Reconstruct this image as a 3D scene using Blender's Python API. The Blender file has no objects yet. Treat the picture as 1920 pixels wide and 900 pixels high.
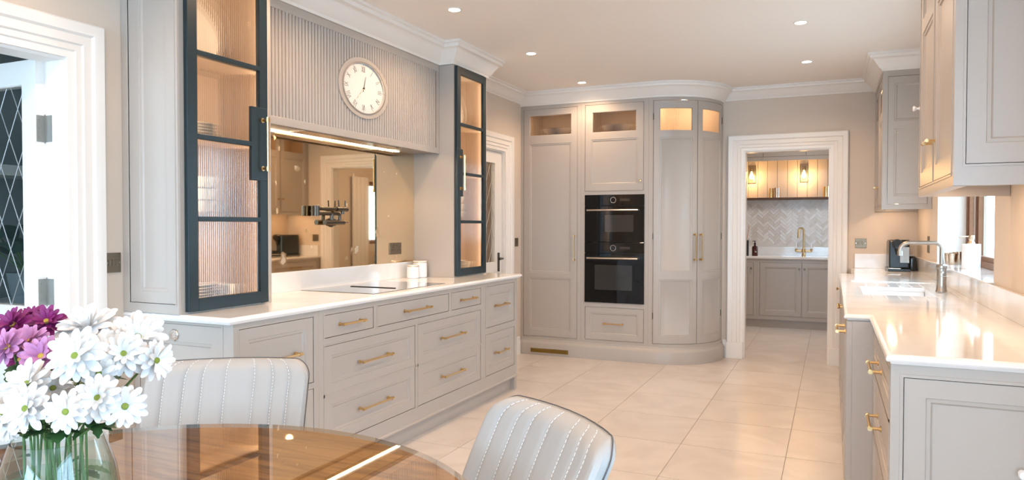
import bpy, bmesh, math, random
from mathutils import Vector, Matrix
random.seed(7)
sc = bpy.context.scene
C = bpy.context.collection
PI = math.pi

# ------------------------------------------------------------------ camera
F_PX, PITCH, ROLL, YAW, CAM_H = 1336.5, math.radians(-1.1675), math.radians(.0565), math.radians(-24.1865), 1.30
fwd0 = Vector((math.sin(YAW), math.cos(YAW), 0)); right0 = Vector((math.cos(YAW), -math.sin(YAW), 0)); up0 = Vector((0, 0, 1))
fwd = fwd0 * math.cos(PITCH) + up0 * math.sin(PITCH); u2 = up0 * math.cos(PITCH) - fwd0 * math.sin(PITCH)
rgt = right0 * math.cos(ROLL) + u2 * math.sin(ROLL); upv = u2 * math.cos(ROLL) - right0 * math.sin(ROLL)
CAM = Vector((0, 0, CAM_H))
cd = bpy.data.cameras.new('camera'); cam = bpy.data.objects.new('camera', cd); C.objects.link(cam)
cd.sensor_fit = 'HORIZONTAL'; cd.sensor_width = 36; cd.lens = F_PX / 1920 * 36; cd.clip_start = .02; cd.clip_end = 200
cam.matrix_world = Matrix(((rgt.x, upv.x, -fwd.x, 0), (rgt.y, upv.y, -fwd.y, 0), (rgt.z, upv.z, -fwd.z, CAM_H), (0, 0, 0, 1)))
sc.camera = cam
def ray(px, py): return rgt * ((px - 960) / F_PX) - upv * ((py - 450) / F_PX) + fwd      # a photo pixel gives a direction
def at_depth(px, py, d): return CAM + ray(px, py) * d

# ------------------------------------------------------------------ world, daylight, exposure
w = bpy.data.worlds.new('sky'); sc.world = w; w.use_nodes = True
bg = w.node_tree.nodes['Background']; bg.inputs[0].default_value = (.60, .80, 1.0, 1); bg.inputs[1].default_value = 9.5
vs = sc.view_settings; vs.view_transform = 'Standard'; vs.look = 'None'; vs.gamma = 1; vs.use_curve_mapping = False; vs.exposure = 0.06
sc.cycles.caustics_reflective = False; sc.cycles.caustics_refractive = False
sc.cycles.max_bounces = 8; sc.cycles.diffuse_bounces = 4; sc.cycles.glossy_bounces = 4; sc.cycles.transmission_bounces = 8; sc.cycles.transparent_max_bounces = 16
sc.cycles.sample_clamp_indirect = 6; sc.cycles.use_denoising = True
def area(name, loc, rot, sx, sy, power, col):
    l = bpy.data.lights.new(name, 'AREA'); l.shape = 'RECTANGLE'; l.size = sx; l.size_y = sy; l.energy = power; l.color = col
    o = bpy.data.objects.new(name, l); C.objects.link(o); o.location = loc; o.rotation_euler = rot; return o
def point(name, loc, power, col, r=.03):
    l = bpy.data.lights.new(name, 'POINT'); l.energy = power; l.color = col; l.shadow_soft_size = r
    o = bpy.data.objects.new(name, l); C.objects.link(o); o.location = loc; return o
DAY = (.43, .70, 1.0); WARM = (1.0, .66, .36); SOFTW = (1.0, .67, .42); CABW = (1.0, .70, .43)
# daylight standing in the dining room's window openings (behind the camera) and in the window over the sink
area('daylight_rear_window', (-1.3, -6.85, 1.35), (PI / 2, 0, 0), 2.6, 2.2, 150, DAY)
area('daylight_rear_window', (1.7, -6.85, 1.35), (PI / 2, 0, 0), 2.6, 2.2, 150, DAY)
area('daylight_dining_window', (3.25, -1.0, 1.25), (PI / 2, 0, PI / 2), 3.0, 2.2, 100, DAY)
area('hall_fill_light', (-3.8, .06, 1.4), (PI / 2, 0, 0), 1.2, 1.6, 13, DAY)  # unseen area light added to brighten the hall

# ------------------------------------------------------------------ materials
MATS = {}
def mat(name, col, rough=.5, metal=0, noise=0, nscale=30, bump=0, bscale=200, spec=.5, trans=0, ior=1.45, emit=None, estr=0, coat=0):
    m = bpy.data.materials.new(name); m.use_nodes = True; nt = m.node_tree; b = nt.nodes['Principled BSDF']
    b.inputs['Base Color'].default_value = (*col, 1); b.inputs['Roughness'].default_value = rough; b.inputs['Metallic'].default_value = metal
    b.inputs['Specular IOR Level'].default_value = spec; b.inputs['Transmission Weight'].default_value = trans; b.inputs['IOR'].default_value = ior
    b.inputs['Coat Weight'].default_value = coat
    if emit: b.inputs['Emission Color'].default_value = (*emit, 1); b.inputs['Emission Strength'].default_value = estr
    tc = nt.nodes.new('ShaderNodeTexCoord')
    if noise:
        n = nt.nodes.new('ShaderNodeTexNoise'); n.inputs['Scale'].default_value = nscale; n.inputs['Detail'].default_value = 3
        nt.links.new(tc.outputs['Object'], n.inputs['Vector'])
        r = nt.nodes.new('ShaderNodeMix'); r.data_type = 'RGBA'
        r.inputs[6].default_value = (*[c * (1 - noise) for c in col], 1); r.inputs[7].default_value = (*[min(1, c * (1 + noise)) for c in col], 1)
        nt.links.new(n.outputs['Fac'], r.inputs[0]); nt.links.new(r.outputs[2], b.inputs['Base Color'])
    if bump:
        n = nt.nodes.new('ShaderNodeTexNoise'); n.inputs['Scale'].default_value = bscale
        nt.links.new(tc.outputs['Object'], n.inputs['Vector'])
        k = nt.nodes.new('ShaderNodeBump'); k.inputs['Strength'].default_value = bump; k.inputs['Distance'].default_value = .002
        nt.links.new(n.outputs['Fac'], k.inputs['Height']); nt.links.new(k.outputs[0], b.inputs['Normal'])
    MATS[name] = m; return m
def thin_glass(name, tint, refl=1.0, rough=.0):
    m = bpy.data.materials.new(name); m.use_nodes = True; nt = m.node_tree; nt.nodes.clear()
    o = nt.nodes.new('ShaderNodeOutputMaterial'); mx = nt.nodes.new('ShaderNodeMixShader'); t = nt.nodes.new('ShaderNodeBsdfTransparent'); g = nt.nodes.new('ShaderNodeBsdfGlossy')
    t.inputs[0].default_value = (*tint, 1); g.inputs['Roughness'].default_value = rough
    fr = nt.nodes.new('ShaderNodeFresnel'); fr.inputs[0].default_value = 1.5
    mu = nt.nodes.new('ShaderNodeMath'); mu.operation = 'MULTIPLY'; mu.inputs[1].default_value = refl; mu.use_clamp = True
    ge = nt.nodes.new('ShaderNodeNewGeometry'); m2 = nt.nodes.new('ShaderNodeMath'); m2.operation = 'MULTIPLY_ADD'; m2.inputs[1].default_value = -1; m2.inputs[2].default_value = 1; nt.links.new(ge.outputs['Backfacing'], m2.inputs[0])
    m3 = nt.nodes.new('ShaderNodeMath'); m3.operation = 'MULTIPLY'; nt.links.new(fr.outputs[0], m3.inputs[0]); nt.links.new(m2.outputs[0], m3.inputs[1]); nt.links.new(m3.outputs[0], mu.inputs[0]); nt.links.new(mu.outputs[0], mx.inputs[0]); nt.links.new(t.outputs[0], mx.inputs[1]); nt.links.new(g.outputs[0], mx.inputs[2]); nt.links.new(mx.outputs[0], o.inputs[0])
    MATS[name] = m; return m
paint = mat('taupe_cabinet_paint', (.455, .41, .368), .33, noise=.02, nscale=8, bump=.03)
wallp = mat('beige_wall_paint', (.66, .565, .475), .7, noise=.02, nscale=4, bump=.05)
white = mat('white_trim_paint', (.82, .79, .75), .35, noise=.015, nscale=6)
ceilp = mat('ceiling_paint', (.88, .84, .80), .8, noise=.01, nscale=3)
teal = mat('dark_teal_paint', (.010, .024, .031), .38, noise=.05, nscale=20)
brass = mat('aged_brass', (.62, .44, .22), .28, 1, noise=.12, nscale=60)
bronze = mat('dark_bronze', (.10, .085, .07), .3, 1, noise=.1, nscale=60)
steel = mat('brushed_steel', (.72, .68, .63), .25, 1, noise=.05, nscale=80)
blackm = mat('black_gloss', (.006, .007, .008), .06, noise=.1, nscale=5)
blackr = mat('black_matt', (.015, .016, .018), .4, noise=.1, nscale=30)
gapm = mat('gap_shade', (.03, .027, .025), .9, noise=.05)  # near-black puts the shade of gaps and hidden insides into the colour
interior = mat('cabinet_interior', (.40, .31, .24), .6, noise=.04, nscale=10)
china = mat('white_china', (.80, .77, .74), .2, noise=.01, nscale=5)
porc = mat('white_ceramic', (.86, .87, .88), .12, noise=.01, nscale=5)
grout = mat('floor_grout', (.46, .39, .33), .8, noise=.05)
brownw = mat('brown_window_wood', (.22, .10, .05), .4, noise=.25, nscale=25)
darkw = mat('dark_wood_shelf', (.10, .045, .022), .45, noise=.25, nscale=30)
leather = mat('grey_leather', (.39, .387, .383), .42, noise=.02, nscale=20, bump=.06, bscale=500)
thread = mat('pale_thread', (.85, .84, .82), .8, noise=.02)
green = mat('leaf_green', (.035, .11, .035), .45, noise=.35, nscale=25)
stemg = mat('stem_green', (.10, .20, .06), .5, noise=.2, nscale=30)
petw = mat('white_petal', (.76, .76, .755), .5, noise=.02, nscale=40)
petp = mat('pink_petal', (.55, .25, .48), .5, noise=.25, nscale=40)
petd = mat('magenta_petal', (.22, .015, .13), .5, noise=.3, nscale=40)
yel = mat('yellow_centre', (.55, .38, .05), .6, noise=.2, nscale=90)
grc = mat('green_centre', (.20, .25, .03), .6, noise=.2, nscale=90)
lamp_em = mat('lamp_lens', (1, .95, .9), .5, noise=.001, emit=(1, .90, .76), estr=25)
led_em = mat('led_strip', (1, .9, .75), .5, noise=.001, emit=(1, .78, .52), estr=9)
bulb_em = mat('bulb_glow', (1, .85, .6), .5, noise=.001, emit=(1, .60, .22), estr=14)
amber = mat('dark_red_bottle', (.06, .012, .012), .15, noise=.1)
reed = mat('reed_stick', (.55, .30, .20), .7, noise=.1)
marble = mat('white_marble', (.82, .82, .82), .25, noise=.05, nscale=14)
hallw = mat('hall_wall_paint', (.30, .33, .33), .7, noise=.03, nscale=4)
potg = mat('grey_pot', (.25, .29, .31), .6, noise=.1)
ground_m = mat('pale_paving', (.5, .5, .48), .9, noise=.1, nscale=2)
lead = mat('lead_came', (.55, .57, .58), .35, .7, noise=.05)
def ribbed():
    m = bpy.data.materials.new('fluted_glass'); m.use_nodes = True; nt = m.node_tree; nt.nodes.clear(); N = nt.nodes.new
    o = N('ShaderNodeOutputMaterial'); t = N('ShaderNodeBsdfTransparent'); rf_ = N('ShaderNodeBsdfRefraction'); g = N('ShaderNodeBsdfGlossy'); m1 = N('ShaderNodeMixShader'); m2 = N('ShaderNodeMixShader'); lw = N('ShaderNodeLayerWeight')
    t.inputs[0].default_value = (.97, .96, .94, 1); rf_.inputs['IOR'].default_value = 1.35; rf_.inputs['Roughness'].default_value = .02; g.inputs['Roughness'].default_value = .09; lw.inputs[0].default_value = .42; m1.inputs[0].default_value = .78
    L = nt.links.new; L(t.outputs[0], m1.inputs[1]); L(rf_.outputs[0], m1.inputs[2]); L(lw.outputs['Fresnel'], m2.inputs[0]); L(m1.outputs[0], m2.inputs[1]); L(g.outputs[0], m2.inputs[2]); L(m2.outputs[0], o.inputs[0]); return m
flute_gl = ribbed()
paneg = thin_glass('window_glass', (.93, .97, .97), 1.0)
tableg = thin_glass('table_glass', (.97, .98, .97), 2.7)
vaseg = thin_glass('vase_glass', (.90, .95, .94), 1.8)
goldg = mat('gold_glass', (.80, .55, .25), .12, .9, noise=.1)
silver = mat('mercury_silver', (.75, .62, .50), .18, 1, noise=.35, nscale=40)

def nodes(m): return m.node_tree.nodes, m.node_tree.links, m.node_tree.nodes['Principled BSDF']
def stone(name, c1, c2, rough, scale, per_object, vein=.5):
    m = mat(name, c1, rough); N, L, b = nodes(m)
    tc = N.new('ShaderNodeTexCoord'); src = tc.outputs['Object']
    if per_object:
        oi = N.new('ShaderNodeObjectInfo'); ad = N.new('ShaderNodeVectorMath'); ad.operation = 'ADD'
        sx = N.new('ShaderNodeVectorMath'); sx.operation = 'SCALE'; sx.inputs[3].default_value = 37.0
        cb = N.new('ShaderNodeCombineXYZ')
        for i in range(3): L.new(oi.outputs['Random'], cb.inputs[i])
        L.new(cb.outputs[0], sx.inputs[0]); L.new(src, ad.inputs[0]); L.new(sx.outputs[0], ad.inputs[1]); src = ad.outputs[0]
    n = N.new('ShaderNodeTexNoise'); n.inputs['Scale'].default_value = scale; n.inputs['Detail'].default_value = 5; n.inputs['Distortion'].default_value = 1.6; L.new(src, n.inputs['Vector'])
    cr = N.new('ShaderNodeValToRGB'); cr.color_ramp.elements[0].position = .35; cr.color_ramp.elements[1].position = .35 + vein * .5
    cr.color_ramp.elements[0].color = (*c2, 1); cr.color_ramp.elements[1].color = (*c1, 1)
    L.new(n.outputs['Fac'], cr.inputs[0]); L.new(cr.outputs[0], b.inputs['Base Color']); return m
quartz = stone('white_quartz', (.83, .82, .81), (.76, .75, .73), .07, 1.6, False, .35)
tilem = stone('beige_floor_tile', (.70, .64, .59), (.61, .55, .50), .30, 2.2, True, .6)
def oak():
    m = mat('oak_table_top', (.40, .20, .08), .4); N, L, b = nodes(m)
    tc = N.new('ShaderNodeTexCoord'); mp = N.new('ShaderNodeMapping'); mp.inputs['Rotation'].default_value = (0, 0, math.radians(35)); mp.inputs['Scale'].default_value = (1.5, 16, 1)
    L.new(tc.outputs['Object'], mp.inputs[0])
    n = N.new('ShaderNodeTexNoise'); n.inputs['Scale'].default_value = 3; n.inputs['Detail'].default_value = 6; n.inputs['Distortion'].default_value = .8; L.new(mp.outputs[0], n.inputs['Vector'])
    cr = N.new('ShaderNodeValToRGB'); e = cr.color_ramp.elements; e[0].position = .32; e[0].color = (.22, .085, .02, 1); e[1].position = .60; e[1].color = (.58, .28, .085, 1)
    L.new(n.outputs['Fac'], cr.inputs[0]); L.new(cr.outputs[0], b.inputs['Base Color']); return m
oakm = oak()
def antique():
    m = mat('antique_mirror', (.92, .73, .50), .03, 1); N, L, b = nodes(m)
    tc = N.new('ShaderNodeTexCoord'); n = N.new('ShaderNodeTexNoise'); n.inputs['Scale'].default_value = 7; n.inputs['Detail'].default_value = 2; L.new(tc.outputs['Object'], n.inputs['Vector'])
    cr = N.new('ShaderNodeValToRGB'); e = cr.color_ramp.elements; e[0].position = .66; e[0].color = (.025, .025, .025, 1); e[1].position = .74; e[1].color = (.35, .35, .35, 1)
    L.new(n.outputs['Fac'], cr.inputs[0]); L.new(cr.outputs[0], b.inputs['Roughness'])
    mp = N.new('ShaderNodeMapping'); mp.inputs['Scale'].default_value = (1, 1.7, 1); L.new(tc.outputs['Object'], mp.inputs[0])
    v = N.new('ShaderNodeTexVoronoi'); v.inputs['Scale'].default_value = 6.5; L.new(mp.outputs[0], v.inputs['Vector'])
    n2 = N.new('ShaderNodeTexNoise'); n2.inputs['Scale'].default_value = 40; L.new(tc.outputs['Object'], n2.inputs['Vector'])
    ad = N.new('ShaderNodeMath'); ad.operation = 'MULTIPLY_ADD'; ad.inputs[1].default_value = .30; L.new(n2.outputs['Fac'], ad.inputs[0]); L.new(v.outputs['Distance'], ad.inputs[2])
    c2 = N.new('ShaderNodeValToRGB'); e = c2.color_ramp.elements; e[0].position = .22; e[0].color = (.55, .55, .55, 1); e[1].position = .27; e[1].color = (1, 1, 1, 1)
    L.new(ad.outputs[0], c2.inputs[0]); L.new(c2.outputs[0], b.inputs['Metallic']); return m
mirrorm = antique()

# ------------------------------------------------------------------ mesh helpers
class MB:
    def __init__(s): s.v = []; s.f = []
    def add(s, vs, fs):
        o = len(s.v); s.v += [tuple(p) for p in vs]; s.f += [tuple(o + i for i in f) for f in fs]; return s
    def box(s, x0, x1, y0, y1, z0, z1):
        return s.add([(x, y, z) for z in (z0, z1) for y in (y0, y1) for x in (x0, x1)], [(0, 2, 3, 1), (4, 5, 7, 6), (0, 1, 5, 4), (2, 6, 7, 3), (0, 4, 6, 2), (1, 3, 7, 5)])
    def tbox(s, T, u0, u1, v0, v1, w0, w1, n=1):
        for i in range(n):
            a, b = u0 + (u1 - u0) * i / n, u0 + (u1 - u0) * (i + 1) / n
            fs = [(0, 2, 3, 1), (4, 5, 7, 6), (0, 1, 5, 4), (2, 6, 7, 3)]
            if i == 0: fs.append((0, 4, 6, 2))
            if i == n - 1: fs.append((1, 3, 7, 5))
            s.add([T(u, v, w) for w in (w0, w1) for v in (v0, v1) for u in (a, b)], fs)
        return s
    def tube(s, pts, r, n=10, cap=True):
        pts = [Vector(p) for p in pts]; k = len(pts); rs = r if isinstance(r, (list, tuple)) else [r] * k
        rings = []; ref = None
        for i, p in enumerate(pts):
            d = (pts[min(i + 1, k - 1)] - pts[max(i - 1, 0)]).normalized()
            if ref is None: ref = Vector((0, 0, 1)) if abs(d.z) < .9 else Vector((1, 0, 0))
            a = d.cross(ref).normalized(); b = a.cross(d).normalized(); ref = b
            rings.append([p + (a * math.cos(2 * PI * j / n) + b * math.sin(2 * PI * j / n)) * rs[i] for j in range(n)])
        vs = [q for g in rings for q in g]; fs = [(i * n + j, i * n + (j + 1) % n, (i + 1) * n + (j + 1) % n, (i + 1) * n + j) for i in range(k - 1) for j in range(n)]
        if cap: fs += [tuple(range(n))[::-1], tuple((k - 1) * n + j for j in range(n))]
        return s.add(vs, fs)
    def lathe(s, prof, c=(0, 0, 0), n=32, axis=(0, 0, 1), ex=1, ey=1, cap=True):
        A = Vector(axis).normalized(); X = A.orthogonal().normalized() if abs(A.z) < .99 else Vector((1, 0, 0)); Y = A.cross(X); c = Vector(c)
        vs = [c + A * z + X * (r * ex * math.cos(2 * PI * j / n)) + Y * (r * ey * math.sin(2 * PI * j / n)) for r, z in prof for j in range(n)]
        k = len(prof); fs = [(i * n + j, i * n + (j + 1) % n, (i + 1) * n + (j + 1) % n, (i + 1) * n + j) for i in range(k - 1) for j in range(n)]
        if cap: fs += [tuple(range(n))[::-1], tuple((k - 1) * n + j for j in range(n))]
        return s.add(vs, fs)
    def sweep(s, path, prof, T, closed=False):
        """profile (offset to the left of the path, w) swept along a 2-D path with mitres"""
        k = len(path); P = [Vector(p) for p in path]; cols = []
        for i in range(k):
            d0 = (P[i] - P[i - 1]).normalized() if (i > 0 or closed) else None
            d1 = (P[(i + 1) % k] - P[i]).normalized() if (i < k - 1 or closed) else None
            d0 = d0 or d1; d1 = d1 or d0
            n0 = Vector((-d0.y, d0.x)); n1 = Vector((-d1.y, d1.x)); m = (n0 + n1).normalized(); m = m / max(.3, m.dot(n0))
            cols.append([T(P[i].x + m.x * o, P[i].y + m.y * o, q) for o, q in prof])
        n = len(prof); fs = []
        for i in range(k if closed else k - 1):
            j = (i + 1) % k
            fs += [(i * n + a, j * n + a, j * n + a + 1, i * n + a + 1) for a in range(n - 1)]
        if not closed: fs += [tuple(range(n)), tuple((k - 1) * n + a for a in range(n))[::-1]]
        return s.add([p for c in cols for p in c], fs)
    def grid(s, T, u0, u1, v0, v1, holes, w0, w1, curve=0):
        """a board in the (u,v) plane with rectangular holes"""
        us = sorted({u0, u1, *[h[0] for h in holes], *[h[1] for h in holes]}); vs = sorted({v0, v1, *[h[2] for h in holes], *[h[3] for h in holes]})
        us = [u for u in us if u0 - 1e-9 <= u <= u1 + 1e-9]; vs = [v for v in vs if v0 - 1e-9 <= v <= v1 + 1e-9]
        for a, b in zip(us, us[1:]):
            run = None
            for c, d in zip(vs, vs[1:]):
                inh = any(h[0] - 1e-6 <= (a + b) / 2 <= h[1] + 1e-6 and h[2] - 1e-6 <= (c + d) / 2 <= h[3] + 1e-6 for h in holes)
                if not inh:
                    run = (run[0], d) if run else (c, d)
                if inh or d == vs[-1]:
                    if run: s.tbox(T, a, b, run[0], run[1], w0, w1, max(1, math.ceil((b - a) / curve)) if curve else 1)
                    run = None
        return s
    def mesh(s, name, off=(0, 0, 0), smooth=False):
        me = bpy.data.meshes.new(name); o = Vector(off)
        me.from_pydata([Vector(p) - o for p in s.v], [], s.f)
        bm = bmesh.new(); bm.from_mesh(me); bmesh.ops.remove_doubles(bm, verts=bm.verts, dist=1e-5); bmesh.ops.recalc_face_normals(bm, faces=bm.faces)
        if smooth:
            for f in bm.faces: f.smooth = True
            for e in bm.edges:
                if len(e.link_faces) == 2 and e.calc_face_angle(0) > .6: e.smooth = False
        bm.to_mesh(me); bm.free(); return me
ORG = {}
def link(o, parent=None):
    C.objects.link(o)
    if parent: o.parent = parent
    return o
def bevel(o, wd, seg=2):
    m = o.modifiers.new('bevel', 'BEVEL'); m.width = wd; m.segments = seg; m.limit_method = 'ANGLE'; m.angle_limit = .6; m.harden_normals = False
def part(name, mb, m, parent, smooth=False, bv=0, label=None):
    org = ORG[parent.name]; me = mb.mesh(name, org, smooth); me.materials.append(m)
    o = link(bpy.data.objects.new(name, me), parent); ORG[o.name] = org
    if bv: bevel(o, bv)
    if label: o['label'] = label
    return o
def thing(name, label, cat, loc, group=None):
    o = bpy.data.objects.new(name, None); C.objects.link(o); o.location = loc; o.empty_display_size = .1
    o['label'] = label; o['category'] = cat
    if group: o['group'] = group
    ORG[o.name] = Vector(loc); return o
def single(name, mb, m, label, cat, loc, group=None, smooth=False, bv=0):
    me = mb.mesh(name, loc, smooth); me.materials.append(m); o = link(bpy.data.objects.new(name, me)); o.location = loc
    o['label'] = label; o['category'] = cat; ORG[o.name] = Vector(loc)
    if group: o['group'] = group
    if bv: bevel(o, bv)
    return o
def struct(name, mb, m, smooth=False, bv=0):
    me = mb.mesh(name, (0, 0, 0), smooth); me.materials.append(m); o = link(bpy.data.objects.new(name, me)); o['kind'] = 'structure'; ORG[o.name] = Vector((0, 0, 0))
    if bv: bevel(o, bv)
    return o
# wall planes: u along the wall, v up, w out of the wall into the room
def TX(x): return lambda u, v, w: (x + w, u, v)          # faces +X
def TXn(x): return lambda u, v, w: (x - w, u, v)         # faces -X
def TYn(y): return lambda u, v, w: (u, y - w, v)         # faces -Y
def TZ(u, v, w): return (u, v, w)
PROFILE = [(0, 0), (.002, -.004), (.013, -.0045), (.016, -.008), (.019, -.010)]
def panel_front(T, u0, u1, v0, v1, panels=(), glass=(), thick=.022, curve=0):
    """a door or drawer front: flat frame, moulded recessed panels, through openings for glass"""
    mb = MB(); N = lambda a, b: max(1, math.ceil((b - a) / curve)) if curve else 1
    rects = list(panels) + list(glass)
    us = sorted({u0, u1, *[r[0] for r in rects], *[r[1] for r in rects]}); vs = sorted({v0, v1, *[r[2] for r in rects], *[r[3] for r in rects]})
    for a, b in zip(us, us[1:]):
        n = N(a, b)
        for c, d in zip(vs, vs[1:]):
            if any(r[0] - 1e-6 <= (a + b) / 2 <= r[1] + 1e-6 and r[2] - 1e-6 <= (c + d) / 2 <= r[3] + 1e-6 for r in rects): continue
            for i in range(n):
                p, q = a + (b - a) * i / n, a + (b - a) * (i + 1) / n
                mb.add([T(p, c, 0), T(q, c, 0), T(q, d, 0), T(p, d, 0)], [(0, 1, 2, 3)])
    def loop(r, ins, w, n):
        a, b, c, d = r[0] + ins, r[1] - ins, r[2] + ins, r[3] - ins
        return [T(a + (b - a) * i / n, c, w) for i in range(n + 1)] + [T(b - (b - a) * i / n, d, w) for i in range(n + 1)]
    for r in panels:
        n = N(r[0], r[1]); L = [loop(r, i, w, n) for i, w in PROFILE]; k = len(L[0])
        mb.add([p for l in L for p in l], [(a * k + j, a * k + (j + 1) % k, (a + 1) * k + (j + 1) % k, (a + 1) * k + j) for a in range(len(L) - 1) for j in range(k)] + [((len(L) - 1) * k + i, (len(L) - 1) * k + i + 1, (len(L) - 1) * k + k - 2 - i, (len(L) - 1) * k + k - 1 - i) for i in range(n)])
    for r in glass:
        n = N(r[0], r[1]); L = [loop(r, i, w, n) for i, w in ((0, 0), (.004, -.005), (.004, -thick))]; k = len(L[0])
        mb.add([p for l in L for p in l], [(a * k + j, a * k + (j + 1) % k, (a + 1) * k + (j + 1) % k, (a + 1) * k + j) for a in range(2) for j in range(k)])
    r = (u0, u1, v0, v1); n = N(u0, u1); L = [loop(r, 0, w, n) for w in (0, -thick)]; k = len(L[0])
    mb.add([p for l in L for p in l], [(j, (j + 1) % k, k + (j + 1) % k, k + j) for j in range(k)])
    return mb
def beads(mb, T, holes, wd=.007, pr=.0025, curve=0):
    for (a, b, c, d) in holes:
        n = max(1, math.ceil((b - a) / curve)) if curve else 1
        mb.tbox(T, a - wd, b + wd, c - wd, c, -.002, pr, n); mb.tbox(T, a - wd, b + wd, d, d + wd, -.002, pr, n)
        mb.tbox(T, a - wd, a, c, d, -.002, pr); mb.tbox(T, b, b + wd, c, d, -.002, pr)
def inset_panels(u0, u1, v0, v1, m=.055): return [(u0 + m, u1 - m, v0 + m, v1 - m)]
def bar_handle(parent, T, uc, vc, length, vertical=False, r=.0055, off=.032, m=None):
    mb = MB(); h = length / 2
    def Q(a, w): return T(uc, vc + a, w) if vertical else T(uc + a, vc, w)
    mb.tube([Q(-h, off), Q(-h + .012, off), Q(-h + .012, off), Q(h - .012, off), Q(h, off)], [r * 1.25, r * 1.25, r, r, r * 1.25], 8)
    for a in (-h + .014, h - .014):
        mb.tube([Q(a, -.0005), Q(a, .004), Q(a, .004), Q(a, off)], [r * 1.8, r * 1.8, r * .95, r * .95], 8)
        mb.tube([Q(a - .008, off), Q(a + .008, off)], r * 1.5, 8)
    return part('handle', mb, m or brass, parent, True)
def knob(parent, T, uc, vc, r=.015, m=None, name='knob'):
    c = Vector(T(uc, vc, -.0005)); ax = Vector(T(uc, vc, 1)) - Vector(T(uc, vc, 0))
    mb = MB().lathe([(r * .75, 0), (r * .75, .003), (r * .4, .005), (r * .4, .014), (r * .8, .018), (r, .023), (r * .85, .029), (.001, .030)], c, 14, ax)
    return part(name, mb, m or brass, parent, True)
def fluted_pane(parent, T, u0, u1, v0, v1, w=-.012, pitch=.0115, amp=.0032, curve=False, name='glass_pane'):
    """a pane of ribbed glass, the ribs are real"""
    n = max(3, round((u1 - u0) / pitch)); sub = 6; mb = MB(); k = n * sub
    fr = []
    for i in range(k + 1):
        u = u0 + (u1 - u0) * i / k; ww = w + amp * abs(math.sin(PI * i / sub)); fr += [T(u, v0, ww), T(u, v1, ww)]
    return part(name, mb.add(fr, [(2 * i, 2 * i + 2, 2 * i + 3, 2 * i + 1) for i in range(k)]), flute_gl, parent)

# ------------------------------------------------------------------ the setting
XW, YB, XR, ZC = -2.89, 7.27, .69, 2.63
PX0, PX1, PY1 = -2.2, .95, 10.2                      # the pantry behind the doorway
floor = struct('floor', MB().box(-5.2, 1.12, -7.1, 10.5, -.1, -.003).box(1.12, 3.5, -7.1, 1.62, -.1, -.003), grout)
tb = MB().box(-.2905, .2905, -.2975, .2975, -.012, 0); tme = tb.mesh('tile'); tme.materials.append(tilem)
for i in range(-4, 2):
    for j in range(0, 17):
        x = -.811 + .2925 + (i - 0) * .585 - 0; y = .06 + .6 * j + .3
        o = bpy.data.objects.new('tile', tme); link(o, floor); o.location = (x, y, 0)
        ORG[o.name] = Vector((0, 0, 0))
struct('ceiling', MB().box(-5.2, 1.12, -7.1, 10.5, ZC, ZC + .1).box(1.12, 3.5, -7.1, 1.62, ZC, ZC + .1), ceilp)
DL = (1.10, 1.935, 0, 1.99)                            # open glazed door to the hall (left wall)
DF = (5.42, 6.246, 0, 2.01)                            # closed glazed door
struct('wall_left', MB().grid(TX(XW), -7.0, 10.4, 0, ZC, [DL, DF], -.12, 0), wallp)
DP = (-.785, -.022, 0, 2.024)                          # doorway to the pantry
struct('wall_back', MB().grid(TYn(YB), XW - .1, XR + .3, 0, ZC, [DP], -.12, 0), wallp)
WIN = (3.956, 5.94, 1.037, 2.12)
struct('wall_right', MB().grid(TXn(XR), 1.5, YB + .05, 0, ZC, [WIN], -.30, 0), wallp)
struct('wall_return', MB().box(XR + .29, 3.4, 1.5, 1.62, 0, ZC), wallp)
struct('wall_dining', MB().grid(TXn(3.3), -7.0, 1.62, 0, ZC, [(-2.5, .5, .15, 2.35)], -.1, 0), wallp)
struct('wall_rear', MB().grid(lambda u, v, w: (u, -6.9 + w, v), XW, 3.4, 0, ZC, [(-2.6, 0, .25, 2.45), (.4, 3.0, .25, 2.45)], -.1, 0), wallp)
struct('wall_pantry_back', MB().box(PX0, PX1 + .3, PY1, PY1 + .1, 0, ZC), wallp)
struct('wall_pantry_left', MB().box(PX0 - .1, PX0, YB + .1, PY1, 0, ZC), wallp)
struct('wall_pantry_right', MB().grid(TXn(PX1), YB + .1, PY1 + .1, 0, ZC, [(9.42, 10.0, 1.0, 2.0)], -.15, 0), wallp)
struct('wall_hall_back', MB().box(-5.0, -4.9, -.1, 4.2, 0, ZC), hallw)
struct('wall_hall_side', MB().box(-5.0, XW - .12, 4.1, 4.2, 0, ZC), hallw)
struct('wall_study_back', MB().box(-4.4, -4.3, 4.2, 7.6, 0, ZC).box(-4.3, XW - .12, 7.5, 7.6, 0, ZC), wallp)
point('study_fill_light', (-3.7, 5.4, 2.3), 14, SOFTW, .1)  # unseen light added to brighten the room behind the closed door
struct('wall_hall_end', MB().grid(lambda u, v, w: (u, 0 + w, v), -5.0, XW - .12, 0, ZC, [(-4.4, -3.2, .6, 2.2)], -.1, 0), hallw)
struct('ground', MB().box(-40, 40, -40, 40, -.5, -.3), ground_m)

CORN = [(0, -.11), (.010, -.11), (.014, -.098), (.030, -.088), (.048, -.066), (.070, -.042), (.082, -.034), (.096, -.032), (.100, -.016), (.114, -.012), (.114, 0.0)]
def cornice(n, path, drop=.11):
    pr = [(o, ZC + z * drop / .11) for o, z in CORN]
    struct('trim_%d' % n, MB().sweep(path, pr, TZ), white, True)
X0, YF, RC = -1.54, 6.65, .55                          # tall run: flat to X0, then a quarter circle
YC = YF + RC
arc = [(X0 + RC * math.sin(a * PI / 24), YC - RC * math.cos(a * PI / 24)) for a in range(13)]
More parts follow.
